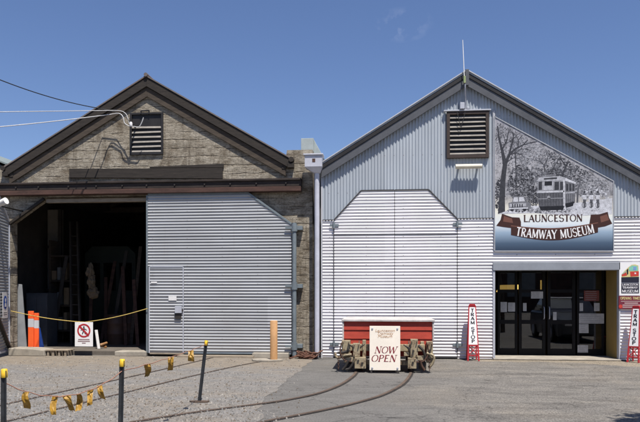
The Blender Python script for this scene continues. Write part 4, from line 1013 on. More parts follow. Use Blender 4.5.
T(((537.5,192),(564,191),(564.5,206),(539,207)),2,4.6)           # lower front
T(((537.5,180),(564,179.5),(564,191.2),(537.5,192.2)),4,4.7)
T(((536,181),(540,177.5),(560,176),(566,178),(564.5,180.5)),5,4.9)
T(((564,179),(575,183),(575,203),(564.5,206)),3,4.7)
T(((565.5,178),(576,182.2),(575.6,184),(564.5,180.6)),6,5.0)
for x0,x1 in ((538.5,542),(543.5,553),(554.5,559),(560,563.3)): T(((x0,181.8),(x1,181.6),(x1,189.8),(x0,190.2)),1 if x1-x0<8 else 5,5.2)
T(((544.5,181.5),(552,181.3),(552,185.5),(544.5,185.8)),0,5.5)
for x0,x1 in ((566,568.2),(569.3,571.3),(572.4,574.2)): T(((x0,183.5),(x1,184.2),(x1,191),(x0,191)),1,5.3)
T(((537,191.4),(564.3,190.6),(564.3,192.2),(537,193)),6,5.4); T(((563,180),(564.8,180),(565.2,206),(563.4,206)),6,5.4)
mb.poly([mp(548.8+1.7*math.cos(j*.52),197.5+1.9*math.sin(j*.52),5.5) for j in range(12)],4)
T(((539,206.5),(564.5,205.6),(563,210),(541,210.5)),0,5.0); T(((565,203.5),(574,201.5),(573,206),(566,208)),0,5.0)
for q_ in range(9): T(((539+2.8*q_,193.2),(539.5+2.8*q_,193.2),(539.7+2.8*q_,205.5),(539.2+2.8*q_,205.5)),1,5.45)
T(((538,198.6),(564.3,197.6),(564.3,198.3),(538,199.3)),4,5.5); T(((544,178.2),(557,177.2),(557,179),(544,179.8)),1,5.5); T(((546,174.8),(556,174),(556,176.2),(546,177)),3,5.0)
T(((565.3,192.5),(575,191.5),(575,192.5),(565.3,193.6)),5,5.5)
for q_ in range(5): T(((566.5+1.8*q_,194),(567+1.8*q_,193.9),(567+1.8*q_,203),(566.5+1.8*q_,203.4)),1,5.45)
mb.build('printed_tram', gr, mur, fixn=False)
mb = MB()    # parked car
T(((508.5,203),(512,202),(513.5,196.5),(524,196),(527,201.5),(531,203),(531,209),(509,210)),3,4.6)
T(((514,197.5),(523.5,197),(525,201.3),(512.8,201.8)),6,4.9); T(((518,197.2),(518.8,197.2),(519,201.6),(518.2,201.6)),2,5.1)
T(((509.5,204),(526,203),(526,206),(509.5,207)),5,4.9)
for q_ in range(5): T(((512+2.4*q_,204),(513.2+2.4*q_,204),(513.2+2.4*q_,207.4),(512+2.4*q_,207.4)),1,5.1)
for cx_ in (512,524.5): mb.poly([mp(cx_+1.8*math.cos(j*.6),209.3+2*math.sin(j*.6),5.2) for j in range(11)],0)
T(((509,208),(528,207.3),(528,208.6),(509,209.3)),6,5.3)
mb.build('printed_car', gr, mur, fixn=False)
mb = MB()    # tiny cyclists
for cx_ in (584.5,591.3,597.8):
    mb.poly([mp(cx_+1.1*math.cos(j*.6),192+1.2*math.sin(j*.6),5.0) for j in range(11)],1)
    T(((cx_-2.3,194),(cx_+2.3,193.8),(cx_+1.8,199.5),(cx_-1.8,199.5)),6,4.9); T(((cx_-1.5,199.4),(cx_+1.5,199.4),(cx_+1,207),(cx_-.8,208)),2,4.9)
    T(((cx_-2,193.4),(cx_+2,193.4),(cx_+2.2,195),(cx_-2.2,195)),2,5.2)
    for j in range(14):
        a0_, a1_ = j*.4488, (j+1)*.4488
        mb.poly([mp(cx_-.3+r_*math.cos(a_)*.7,204.8+r_*math.sin(a_),5.4) for r_,a_ in ((2.6,a0_),(3.2,a0_),(3.2,a1_),(2.6,a1_))],1)
mb.build('printed_cyclists', gr, mur, fixn=False)
# ribbon and lettering
brn = flat('ribbon_brown', lin(62,36,30)); brn2 = flat('ribbon_highlight', lin(112,74,62))
mb = MB()
def rtop(x): s = (x-511)/(598-511); return 225.3+lerp(0,-3.0,s)+4.2*math.sin(math.pi*s)
def rbot(x): s = (x-511)/(598-511); return 235.0+lerp(0,-2.6,s)+6.6*math.sin(math.pi*s)
xs = [511+87*i/24 for i in range(25)]
for i in range(24): mb.poly([mp(xs[i],rtop(xs[i]),6.2),mp(xs[i],rbot(xs[i]),6.2),mp(xs[i+1],rbot(xs[i+1]),6.2),mp(xs[i+1],rtop(xs[i+1]),6.2)],0)
for tail in ([(502,213.8),(512,217.2),(519.5,217.6),(521,222),(521,228.5),(511,228),(503,227),(496.2,225.8),(500.5,220)], [(590.8,214.6),(599,214.4),(607.6,211.8),(609,217.5),(612.2,223.6),(605,226.4),(598,227.6),(589,226)]):
    mb.poly([mp(x,y,5.6) for x,y in tail],0)
mb.poly([mp(x,y,5.9) for x,y in ((504,216),(512,218.6),(513,223),(503,221.5))],1); mb.poly([mp(x,y,5.9) for x,y in ((600,216.5),(607,214.2),(609,220),(601,222.5))],1)
for i in range(24): mb.poly([mp(xs[i],rtop(xs[i]),6.4),mp(xs[i],rtop(xs[i])+.9,6.4),mp(xs[i+1],rtop(xs[i+1])+.9,6.4),mp(xs[i+1],rtop(xs[i+1]),6.4)],1)
mb.build('ribbon_banner', [brn, brn2], mur, fixn=False)
sc_ = W(554,218,ym); u = (X(555,ym)-X(554,ym)); uz_ = (Z(554,217,ym)-Z(554,218,ym))
mb = MB(); O = Vector(mp(553.3,221.6,6.6)); text(mb,'LAUNCESTON',O,EX,EZ,EN,6.9*uz_,59.5*u,wt=.20,wn=.10); mb.build('lettering_top', brn, mur, fixn=False)
mb = MB(); s_ = 'TRAMWAY MUSEUM'; hh = 8.6*uz_; tot = twidth(s_,hh); wf = 78*u/tot; xx = 516.2
for ch in s_:
    adv = (LET[ch][0]+.08)*hh*wf; pc = xx+adv/u/2; mid = (rtop(pc)+rbot(pc))/2+.2
    e = .5; ang = math.atan2(-(((rtop(pc+e)+rbot(pc+e))-(rtop(pc-e)+rbot(pc-e)))/2)*uz_, 2*e*u)
    ux_ = Vector((math.cos(ang),0,math.sin(ang))); uu = Vector((-math.sin(ang),0,math.cos(ang)))
    o_ = Vector(mp(pc,mid,7.0))-ux_*(adv/2-.03*hh*wf)-uu*(hh/2); glyph(mb,ch,o_,ux_,uu,EN,hh,wf,wt=.21,wn=.11); xx += adv/u
mb.build('lettering_ribbon', M['sign_white'], mur, fixn=False)

# ---------------- museum board beside the entrance
yb2 = -.05
mus = thing('museum_board', 'white museum board with a red and green tram picture right of the entrance', 'sign', W(630,290,yb2))
def bp_(px,py,k): p = W(px,py,yb2); return (p.x, yb2-.002*k, p.z)
mb = MB(); x0, x1 = X(619.3,yb2), X(640.6,yb2); mb.box(x0,x1,yb2,yb2+.03,Z(630,295.6,yb2),Z(630,262.3,yb2)); mb.build('panel', M['sign_white'], mus, .003)
c_teal = flat('print_teal', lin(128,190,168)); c_red = flat('print_red', lin(190,62,52)); c_yel = flat('print_cream', lin(206,190,130)); c_dk = flat('print_dark', lin(34,36,50)); c_blue = flat('print_blue', lin(120,150,200)); c_grn = flat('print_green', lin(150,170,150)); c_wht = flat('print_white', lin(225,222,222))
mb = MB()
def Q(pts, m_, k): mb.poly([bp_(x,y,k) for x,y in pts], m_)
Q(((621.5,274.5),(624.5,271),(628,267.5),(631.5,264.8),(635,264.4),(638.4,265.5),(638.8,277.4),(621.5,277.4)),2,1)
Q(((629,267.5),(632,265.4),(637.5,266),(638,270.8),(628.8,271)),0,2); Q(((633.4,266.8),(636,266.9),(636,270),(633.2,270)),4,3)
Q(((630,271.6),(638.8,271.2),(638.8,276),(630.4,276.6)),1,2); Q(((634.4,272.6),(636,272.6),(636,274),(634.4,274)),6,3)
Q(((621.6,274.6),(626,272),(627,275.5),(622,276.4)),1,2); Q(((626.5,270),(628.2,268.4),(628.2,274),(627,274.6)),3,3); Q(((622,273.8),(626,270.6),(626.2,272),(622,274.6)),5,3)
Q(((621.3,277.2),(639,276.8),(639,282.6),(621.3,282.6)),3,2)
Q(((621.3,283.1),(639,283.1),(639,293.2),(621.3,293.2)),3,2)
mb.build('tram_picture', [c_teal,c_red,c_yel,c_dk,c_blue,c_grn,c_wht], mus, fixn=False)
mb = MB(); ub = X(631,yb2)-X(630,yb2)
for s_, py, h_, w_ in (('LAUNCESTON',285.6,2.1,16),('TRAMWAY',288.6,2.3,15.6),('MUSEUM',292.6,3.0,16.2)):
    text(mb,s_,Vector(bp_(630.1,py,4)),EX,EZ,EN,h_*ub,w_*ub,serif=False,wt=.2,wn=.14)
mb.build('lettering', c_wht, mus, fixn=False)
op = thing('opening_hours_board', 'maroon opening hours board under the museum board', 'sign', W(630,302,yb2))
mb = MB(); mb.box(x0-.012,x1+.2,yb2,yb2+.03,Z(630,309,yb2),Z(630,296.0,yb2)); mb.build('panel', flat('print_maroon', lin(112,44,58)), op, .003)
mb = MB(); text(mb,'OPENING TIMES',Vector(bp_(630.4,299.5,1.2)),EX,EZ,EN,2.7*ub,20*ub,serif=False,wt=.24,wn=.16)
mb.build('lettering', c_yel, op, fixn=False)
mb = MB()
Q(((621,301),(641,301),(641,301.6),(621,301.6)),0,1.1)
for k, (xa, xb) in enumerate(((624.5,638),(622.5,641),(622.5,640))): Q(((xa,302.6+2*k),(xb,302.6+2*k),(xb,303.6+2*k),(xa,303.6+2*k)),0,1.1)
mb.build('text_lines', flat('print_pale', lin(190,165,160)), op, fixn=False)
mb = MB(); mb.poly([bp_(620.6+1.9*math.cos(j*.5),306.4+1.9*math.sin(j*.5),1.6) for j in range(13)]); mb.build('red_disc', c_red, op, fixn=False)

# ---------------- TRAM STOP signs
def tram_stop(pxc, base_y, label):
    b = W(pxc, base_y, -.44); b.z = 0; sc1 = (b-CAM).dot(FW)/F
    t_ = thing('tram_stop_sign', label, 'sign', (b.x,b.y,0), 'red framed tram stop signs')
    H_ = 56*sc1; lean = .23
    def q(x, z, y=0): return Vector((b.x+x*sc1, b.y+y+lean*(z/56), z*sc1))
    m_ = MB()
    for s in (-1,1): m_.bar(q(s*5.4,0), q(s*3.0,55), .035,.045,(0,1,0))
    m_.bar(q(-3.4,55), q(3.4,55), .05,.05,(0,1,0)); m_.bar(q(-4.7,15.5), q(4.7,15.5), .04,.045,(0,1,0)); m_.bar(q(-5.1,5.5), q(5.1,5.5), .03,.03,(0,1,0))
    m_.bar(q(-4.9,5.5,.004), q(4.5,15.5,.004), .02,.02,(0,1,0)); m_.bar(q(4.9,5.5,.012), q(-4.5,15.5,.012), .02,.02,(0,1,0))
    m_.build('frame', M['sign_red'], t_, .004)
    m_ = MB()
    for s in (-1,1): m_.bar(q(s*5.0,0,.34), q(s*3.0,54,.03), .03,.03,(0,1,0))
    m_.build('back_leg', M['sign_red'], t_, .004)
    m_ = MB(); m_.extr([q(-4.4,16.4,-.026), q(4.4,16.4,-.026), q(2.8,53.6,-.026), q(-2.8,53.6,-.026)], (0,.014,0)); m_.build('sign_panel', M['sign_white'], t_)
    m_ = MB(); m_.prism([((b.x-3.6*sc1),H_*.985),(b.x+3.6*sc1,H_*.985),(b.x+2.4*sc1,H_*1.02),(b.x-2.4*sc1,H_*1.02)], b.y+lean-.035, b.y+lean+.02); m_.build('top_cap', M['sign_red'], t_)
    m_ = MB(); zs_ = 50.8
    for ch in 'TRAM STOP':
        if ch == ' ': zs_ -= 2.0; continue
        h_ = 3.3*sc1; w_ = LET[ch][0]*h_; wf_ = min(1.35, 4.2*sc1/w_); o_ = q(0,zs_-1.8,-.0295); glyph(m_,ch,o_-EX*(w_*wf_/2),EX,Vector((0,lean/56/sc1,1)).normalized(),EN,h_,wf_,wt=.24,wn=.17,serif=False); zs_ -= 4.12
    m_.build('lettering', M['black_letter'], t_, fixn=False)
    return t_
tram_stop(473.4, 361.6, 'tall red framed tram stop sign left of the glass entrance')
rs = tram_stop(633, 363.2, 'tall red framed tram stop sign in front of the museum board'); rs.rotation_euler.z = R(-38)

# ================================================================== TRAM TRUCK
p1 = G(357,371.5); p2 = G(411,371.5); yc0 = p1.y; mid = (p1+p2)/2; gx0, gx1 = p1.x, p2.x
tr = thing('tram_truck', 'cream and rust four wheeled tram truck standing on the rails', 'tram truck', (mid.x, yc0+.9, 0))
cxm = mid.x; ya, ybk = yc0+.30, yc0+1.75     # axle lines
Yf, Yb = yc0-.02, yc0+2.1
Wr = .33
for yy in (ya, ybk):
    for s, gx in ((-1,gx0),(1,gx1)):
        m_ = MB()
        prof = [(.0,.10),(.07,.10),(.07,.05),(.20,.05),(.26,.06),(.27,.085),(.30,.085),(.30,.0)]
        n = 28; vs = []; fs = []
        for j in range(n):
            a_ = 2*math.pi*j/n
            for r_, w_ in ((.001,.05),(.07,.06),(.08,.03),(.24,.03),(.25,.055),(Wr-.01,.055),(Wr-.012,-.03),(Wr+.02,-.032),(Wr+.02,-.055),(.001,-.055)):
                vs.append((gx+s*w_, yy+r_*math.cos(a_), Wr+.02+r_*math.sin(a_)))
        for j in range(n):
            for k in range(9): fs.append((j*10+k, j*10+k+1, ((j+1)%n)*10+k+1, ((j+1)%n)*10+k))
        m_.add(vs, fs, 0, False); m_.build('wheel', M['wheel_rust'], tr)
    m_ = MB(); m_.cyl((gx0-.32,yy,Wr+.02),(gx1+.32,yy,Wr+.02),.05,12); m_.build('axle', M['truck_dark'], tr)
xL, xR = gx0-.22, gx1+.22
for s, xs_ in ((-1,xL),(1,xR)):
    m_ = MB()
    m_.box(xs_-.035,xs_+.035,Yf+.02,Yb,.50,.62); m_.box(xs_-.025,xs_+.025,Yf+.1,Yb-.1,.18,.24)
    m_.build('side_frame', M['truck_cream'], tr, .008)
    for yy in (ya, ybk):
        m_ = MB()
        m_.box(xs_-.055,xs_+.055,yy-.20,yy-.12,.16,.86); m_.box(xs_-.055,xs_+.055,yy+.12,yy+.20,.16,.86); m_.box(xs_-.055,xs_+.055,yy-.20,yy+.20,.861,.90)
        m_.build('horn_guide', M['truck_cream'], tr, .01)
        m_ = MB(); m_.box(xs_-.08+.02*s,xs_+.08+.02*s,yy-.115,yy+.115,.24,.48); m_.tube([(xs_+s*.08,yy,.35),(xs_+s*.15,yy,.35)],[.09,.07],14); m_.build('axle_box', M['truck_cream'], tr, .012)
        m_ = MB(); m_.tube([(xs_+.05*math.cos(a*.8),yy+.05*math.sin(a*.8),.63+.2*a/44) for a in range(45)], .014, 6); m_.build('coil_spring', M['truck_dark'], tr)
# end-on details: beams, brake hangers, hooks, sand pipes
m_ = MB(); m_.box(xL-.05,xR+.05,Yf-.03,Yf+.05,.42,.56); m_.box(gx0+.03,gx1-.03,Yf+.0,Yf+.06,.14,.24); m_.build('end_beam', M['truck_cream'], tr, .01)
m_ = MB(); m_.box(xL-.05,xR+.05,Yb-.05,Yb+.03,.42,.56); m_.build('end_beam', M['truck_cream'], tr, .01)
def PX(px): return X(px, Yf)
def PZ(py): return Z(385, py, Yf)
def tb(x0,x1,y0,y1,py0,py1,nm='casting',mt='truck_cream',bev=.007):
    m2 = MB(); m2.box(PX(x0),PX(x1),Yf+y0,Yf+y1,max(.02,PZ(py1)),PZ(py0)); return m2.build(nm, M[mt], tr, bev)
tb(342,350.5,-.10,.08,340.5,356); tb(353.3,360.2,-.14,-.03,343,356.5); tb(410.2,417.5,-.14,-.03,338.5,356.5); tb(426.3,432.6,-.10,.08,341,362)
tb(355,366,-.17,-.04,356.8,368,'brake_hanger'); tb(345,354.5,-.13,-.04,357,362,'brake_hanger'); tb(407.5,416,-.17,-.04,356.8,367.5,'brake_hanger'); tb(417,428,-.13,-.04,355,359.5,'brake_hanger')
tb(362.5,366,-.06,.04,340,357,'casting'); tb(403.8,409.4,-.09,-.04,351.5,355.5,'casting')
tb(418.5,426,-.1,.03,360.5,369,'gear_case','truck_dark',.03); tb(346,353,-.08,.02,362.5,369,'gear_case','truck_dark',.03)
for px, py in ((348.5,349),(362.5,362.5),(358.5,360),(412.5,361.5),(413,350),(429.5,349.5),(429.5,356)):
    m_ = MB(); m_.cyl((PX(px),Yf-.19,PZ(py)),(PX(px),Yf-.02,PZ(py)),.022,8); m_.build('bolt', M['truck_dark'], tr)
for pts, mt in (([(352,354),(345,355),(339,357.5),(336.5,356),(335.5,352.5)],'truck_cream'),([(350,350),(344,352),(338,352.5)],'truck_dark'),([(349,360),(346,366),(343,369.5)],'truck_dark'),([(354,362),(350,368),(346,369)],'truck_dark'),([(426,352),(432,354),(433.5,358),(431,364),(428,366)],'truck_cream'),([(418,345),(423,350),(425,357)],'truck_dark'),([(420,359),(421,364),(424,369)],'wheel_rust')):
    m_ = MB(); m_.tube(catmull([Vector((PX(x),Yf-.16+.012*i,max(.03,PZ(y)))) for i,(x,y) in enumerate(pts)],5), .026, 8); m_.build('brake_rod', M[mt], tr)
for s, xs_ in ((-1,gx0),(1,gx1)):
    for k in range(4):
        m_ = MB(); m_.tube(catmull([Vector((xs_-.16+.03*k,Yf-.115,.56-.02*k)),Vector((xs_,Yf-.125,.49-.03*k)),Vector((xs_+.16-.03*k,Yf-.115,.56-.02*k))],5),.012,6); m_.build('leaf_spring', M['truck_dark'], tr)
    m_ = MB(); m_.tube(catmull([Vector((xs_+s*.30,Yf-.14,.60)),Vector((xs_+s*.33,Yf-.16,.42)),Vector((xs_+s*.25,Yf-.16,.25)),Vector((xs_+s*.10,Yf-.15,.22))],6),.014,6); m_.build('brake_rod', M['wheel_rust'], tr)
for px, py in ((343.5,342.5),(349,342.5),(343.5,354),(354.5,345),(359,345),(354.5,354.5),(411.5,341),(416.5,341),(411.5,354),(416,354.5),(427.5,343.5),(431.5,343.5),(427.5,359),(356.5,358.5),(364.5,366),(409,366),(414.5,358.5)):
    m_ = MB(); m_.cyl((PX(px),Yf-.185,PZ(py)),(PX(px),Yf-.02,PZ(py)),.011,6); m_.build('bolt', M['wheel_rust'], tr)
for px in (339,429):
    m_ = MB()
    for k in range(7): c_ = Vector((PX(px),Yf-.17,PZ(357)-.038*k)); m_.tube([c_+Vector(((.016 if k%2 else .0)*math.cos(a),(0 if k%2 else .016)*math.cos(a),.026*math.sin(a))) for a in [j*.785 for j in range(8)]],.006,5,0,False,True)
    m_.build('chain', M['wheel_rust'], tr)
# red weatherboard box on the truck
Bf, Bb = Yf+.10, Yf+1.9
rb = thing('red_box', 'red weatherboard box with white edges sitting on the tram truck', 'box', (cxm,(Bf+Bb)/2,.57))
bx0, bx1 = X(344,Bf), X(432.3,Bf); bzt = Z(388,321.5,Bf); bzb = .30; bxe = xL+.09
wx0_, wx1_ = bx0, bx1
m_ = MB(); nb = 4
for k in range(nb):
    za, zb_ = lerp(bzb,bzt,k/nb), lerp(bzb,bzt,(k+1)/nb)
    m_.extr([(wx0_+.0,Bf-.014,za+.006),(wx1_,Bf-.014,za+.006),(wx1_,Bf+.004,zb_-.001),(wx0_,Bf+.004,zb_-.001)],(0,.02,0))
m_.box(wx0_,wx1_,Bf+.03,Bb,.63,bzt-.002)
m_.build('weatherboards', M['red_board'], rb)
m_ = MB()
m_.box(bx0-.035,bx0-.001,Bf-.03,Bb+.02,.63,bzt); m_.box(bx1+.001,bx1+.035,Bf-.03,Bb+.02,.63,bzt)
m_.box(bx0-.05,bx1+.05,Bf-.05,Bb+.05,bzt,bzt+.04); m_.build('white_edging', P('weathered_white_edge',(.52,.49,.46,1),.7,0,.3,6), rb, .005)
# NOW OPEN board
no = thing('now_open_board', 'cream board reading now open leaning on the tram truck', 'sign', (X(385,Yf-.3),Yf-.3,0))
Yn = Yf-.24; lean = .08
nx0, nx1 = X(369.5,Yn), X(400.3,Yn); nz0, nz1 = Z(385,370.3,Yn), Z(385,326.2,Yn); nw, nh = nx1-nx0, nz1-nz0
def nq(u_, v_, k=0): return Vector((nx0+nw*u_, Yn+lean*v_-.0015*k, nz0+nh*v_))
m_ = MB(); m_.extr([nq(0,0),nq(1,0),nq(1,1),nq(0,1)],(0,.022,0)); m_.build('board', M['sign_cream'], no, .004)
m_ = MB(); uzn = Vector((0,lean,nh)).normalized()
text(m_,'NOW',nq(.52,.385,2),EX,uzn,EN,.152*nh,.72*nw,shear=.22,wt=.17,wn=.07); text(m_,'OPEN',nq(.46,.195,2),EX,uzn,EN,.152*nh,.82*nw,shear=.22,wt=.17,wn=.07)
m_.build('lettering', M['maroon'], no, fixn=False)
m_ = MB()
def small_text(s, u_, v_, h_, name, mat, shear=.25):
    cu = bpy.data.curves.new(name, 'FONT'); cu.body = s; cu.align_x = 'CENTER'; cu.size = h_; cu.shear = shear
    o = bpy.data.objects.new(name, cu); dg = bpy.context.evaluated_depsgraph_get(); col.objects.link(o); bpy.context.view_layer.update()
    me = bpy.data.meshes.new_from_object(o.evaluated_get(bpy.context.evaluated_depsgraph_get())); bpy.data.objects.remove(o)
    p = nq(u_, v_, 2); me.transform(Matrix.Translation(p) @ Matrix.Rotation(R(90)-math.atan2(lean,nh),4,'X')); me.materials.clear(); me.materials.append(mat)
    o = bpy.data.objects.new(name, me); col.objects.link(o); o.parent = no; o.matrix_parent_inverse = Matrix.Translation(-no.location)
for s, v_ in (('Launceston',.865),('Tramway',.80),('Museum',.735)): small_text(s,.5,v_,.085,'small_lettering',M['tan_letter'])
m_ = MB()
for u_, v_ in ((.09,.94),(.91,.94),(.09,.05),(.91,.05)):
    c_ = nq(u_,v_,3); m_.tube([c_+Vector((0,-.012,0)),c_+Vector((0,.002,0))],[.014,.02],10)
m_.build('bolt', M['pale_steel'], no)
m_ = MB()
for u_ in (.06,.94): m_.bar(nq(u_,.9)+Vector((0,.03,0)), Vector((nx0+nw*u_,Yn+.16,.0)), .03,.03,(1,0,0)); m_.bar(nq(u_,.0)+Vector((0,.012,0)), Vector((nx0+nw*u_,Yn+.005,0.0)), .03,.03,(1,0,0))
m_.build('leg', M['truck_dark'], no)

# ================================================================== PICKETS AND BUNTING
def picket(base, top, label, plate=False):
    t_ = thing('star_picket', label, 'post', base, 'yellow capped pickets')
    b, tp = Vector(base), Vector(top); d = (tp-b).normalized(); n = (tp-b).length
    a_ = d.cross(Vector((0,1,0))).normalized(); c_ = a_.cross(d)
    m_ = MB()
    for k in range(3):
        an = R(90+120*k); v = a_*math.cos(an)+c_*math.sin(an); w_ = d.cross(v).normalized()*.004
        m_.extr([b+w_, b+v*.027+w_, tp+v*.027+w_, tp+w_], w_*-2)
    o = m_.build('picket_shaft', M['picket'], t_)
    m_ = MB()
    for k in range(1,9): 
        q = b.lerp(tp,k/9.5)+c_*-.006; m_.cyl(q+a_*.026+c_*.012, q+a_*.026+c_*-.001, .005, 6)
    m_.build('wire_hole', M['pale_steel'], o)
    m_ = MB(); m_.tube([tp-d*.058, tp-d*.054, tp+d*.010, tp+d*.014],[.024,.027,.025,.019],8); m_.build('cap', M['yellow_cap'], t_)
    if plate:
        m_ = MB(); pts = [(b.x+.16*math.cos(j*.628)*random.uniform(.8,1.1), b.y+.06*math.sin(j*.628), .006) for j in range(10)]; m_.extr(pts,(0,0,.02)); m_.build('base_plate', M['rail'], t_)
    return tp
def along(px, py_top, h=.93):
    dpt = (CAM.z-h)*F/(py_top-HY); return CAM+FW*dpt+RT*((px-CX)/F*dpt)
a3 = along(4.3,370.5); A = picket((a3.x,a3.y,0),(a3.x,a3.y,.93),'black star picket with yellow cap, closest to the camera')
b3 = along(122.3,360.5); B = picket((b3.x-.02,b3.y,0),(b3.x,b3.y,.93),'black star picket with yellow cap, upright between two runs of flags')
c3 = G(199.3,402.5); tpc = CAM+(ray(206,341.5))*((c3-CAM).dot(FW)); C_ = picket((c3.x,c3.y,0),(tpc.x,tpc.y+.02,tpc.z),'tilted black star picket with yellow cap and rusty base plate', True)
def bunting(a, b, fl, label, sagp):
    t_ = thing('flag_bunting', label, 'bunting', ((a+b)/2)*1.0, 'strings of yellow flags between the pickets'); t_.location.z = .6
    a = a-EZ*.10; b = b-EZ*.10 if sagp > .1 else b-EZ*.04
    f_ = lambda s: a.lerp(b,s)-EZ*(sagp*4*s*(1-s))+EZ*.004*math.sin(s*40)
    m_ = MB(); m_.tube([f_(k/30) for k in range(31)], .0045, 6); m_.build('cord', M['rope_red'], t_)
    for s, L_, w_, tw, sw in fl:
        p = f_(s); m_ = MB(); N = 5; vs = []; rtw = random.uniform(-.5,.9); fl_ = random.uniform(-.25,.35); L_ *= random.uniform(.85,1.1)
        for k in range(N+1):
            q = k/N; ang = tw*.7+q*rtw; wd = w_*(.92+fl_*q+.12*math.sin(q*4+s*30)); dx = Vector((math.cos(ang),math.sin(ang)*.9,0)); c_ = p-EZ*(q*L_)+Vector((sw*.8*q+.006*math.sin(q*6+s*23),.03*math.sin(q*4+s*20),0))
            cr = .010*math.sin(q*9+s*11); tl = EZ*(.012*math.sin(s*51)*q)
            vs += [c_-dx*wd/2+tl, c_-dx*wd/6+Vector((0,-cr,0)), c_+dx*wd/5+Vector((0,cr,0)), c_+dx*wd/2-tl]
        m_.add(vs, [(4*k+j,4*k+j+1,4*k+j+5,4*k+j+4) for k in range(N) for j in range(3)], 0, False)
        o = m_.build('flag', M['flag'], t_, fixn=False); md = o.modifiers.new('s','SOLIDIFY'); md.thickness = .0012
def frac(px): 
    A_ = (A-CAM); B_ = (B-CAM)
    best = min(range(201), key=lambda k: abs((CX+F*(A_.lerp(B_,k/200)).dot(RT)/(A_.lerp(B_,k/200)).dot(FW))-px)); return best/200
bunting(A, B, [(frac(27.5),.17,.055,.6,-.02),(frac(53),.15,.06,.9,.015),(frac(68),.13,.085,.1,.035),(frac(79),.145,.05,.9,-.01),(frac(89),.14,.05,.7,.02),(frac(100),.14,.06,.2,.03)], 'string of six yellow flags hanging from a red cord between near pickets', .17)
def frac2(px):
    A_ = (B-CAM); B_ = (C_-CAM)
    return min(range(201), key=lambda k: abs((CX+F*(A_.lerp(B_,k/200)).dot(RT)/(A_.lerp(B_,k/200)).dot(FW))-px))/200
bunting(B, C_, [(frac2(148.5),.16,.07,.2,-.03),(frac2(172),.15,.07,.3,-.03),(frac2(191),.13,.085,.5,.01)], 'string of three yellow flags running to the tilted picket', .02)

# ================================================================== SURROUNDINGS
# neighbour roof just visible at the far left
nb_ = thing('neighbour_shed', 'pale green roofed shed just visible beyond the left eave', 'shed', (-14.5,14,0))
q0 = W(-40,144,14.5); q1 = W(6,163,14.5)
m_ = MB(); m_.extr([(q1.x,14.5,q1.z),(q0.x-3,14.5,q0.z+1.2),(q0.x-3,24,q0.z+1.2),(q1.x,24,q1.z)],(0,0,-.08)); m_.build('roof', P('dull_green_roof',(.20,.235,.225,1),.7), nb_)
m_ = MB(); m_.prism([(q0.x-3,0),(q1.x-.3,0),(q1.x-.3,q1.z-.1),(q0.x-3,q0.z+1.0)],14.7,23.5); m_.build('wall', M['grey_board'], nb_)
# unseen warehouse added behind the camera to give the glass doors a dark reflection
wh = thing('reflection_warehouse', 'long dark brick warehouse added out of view to darken the glass reflection', 'warehouse', (6,-44,0))
m_ = MB(); m_.box(-30,50,-56,-44,0,6.2); m_.build('wall', P('dark_brick',(.11,.06,.045,1),.9,0,.3,1.2), wh)
m_ = MB(); m_.prism([(-31,6.2),(51,6.2),(51,6.6),(-31,6.6)],-56.5,-43.5); m_.build('roof', M['roof_iron'], wh)
for k in range(12):
    m_ = MB(); m_.box(-26+6.2*k,-23.5+6.2*k,-43.99,-43.96,1.4,4.4); m_.build('window', P('pale_blind',(.30,.30,.28,1)), wh)
# parked car just outside the frame on the right, mirrored in the doors
car = thing('parked_car', 'dark grey hatchback with white roof parked right of the frame facing the shed', 'car', (6.35,-5.9,0))
cx_, cy_ = 6.35, -5.9
def carprof(sec):  # sections along y: (y, halfwidth_low, z_low, z_belt, hw_top, z_top)
    vs = []; fs = []
    for y, hw, z0_, zb_, ht, zt_ in sec: vs += [(cx_-hw*.96,cy_+y,z0_),(cx_-hw,cy_+y,(z0_+zb_)/2),(cx_-hw*.97,cy_+y,zb_),(cx_-ht,cy_+y,zt_),(cx_+ht,cy_+y,zt_),(cx_+hw*.97,cy_+y,zb_),(cx_+hw,cy_+y,(z0_+zb_)/2),(cx_+hw*.96,cy_+y,z0_)]
    n = len(sec)
    for i in range(n-1):
        for j in range(8): fs.append((i*8+j, i*8+(j+1)%8, (i+1)*8+(j+1)%8, (i+1)*8+j))
    fs.append(tuple(range(8))); fs.append(tuple(range(8*n-1,8*n-9,-1))); return vs, fs
m_ = MB(); v_, f_ = carprof([(2.05,.70,.28,.62,.66,.66),(1.95,.80,.22,.72,.74,.76),(1.0,.84,.2,.90,.78,.95),(.95,.84,.2,.90,.78,.96),(-1.9,.84,.2,.92,.76,.98),(-2.05,.78,.26,.85,.72,.9)]); m_.add(v_,f_); m_.build('body', P('car_grey',(.06,.065,.07,1),.3,0,.05), car, .03)
m_ = MB(); v_, f_ = carprof([(.95,.76,.955,.965,.74,.97),(.3,.76,.955,1.2,.62,1.42),(-1.2,.76,.955,1.2,.62,1.42),(-1.85,.74,.955,1.0,.70,1.02)]); m_.add(v_,f_); m_.build('window', M['glass'], car)
m_ = MB(); m_.box(cx_-.63,cx_+.63,cy_-1.25,cy_+.34,1.425,1.47); m_.build('roof', M['white_paint'], car, .02)
for sx in (-1,1):
    m_ = MB(); m_.box(cx_+sx*.45-.14,cx_+sx*.45+.14,cy_+1.99,cy_+2.06,.55,.68); m_.build('headlight', M['white_paint'], car, .02)
    for sy in (-1.25,1.3):
        m_ = MB(); m_.cyl((cx_+sx*.70,cy_+sy,.31),(cx_+sx*.86,cy_+sy,.31),.31,24); w_o = m_.build('wheel', M['black_steel'], car, .02)
        m_ = MB(); m_.cyl((cx_+sx*.861,cy_+sy,.31),(cx_+sx*.875,cy_+sy,.31),.19,16); m_.build('rim', M['pale_steel'], w_o)
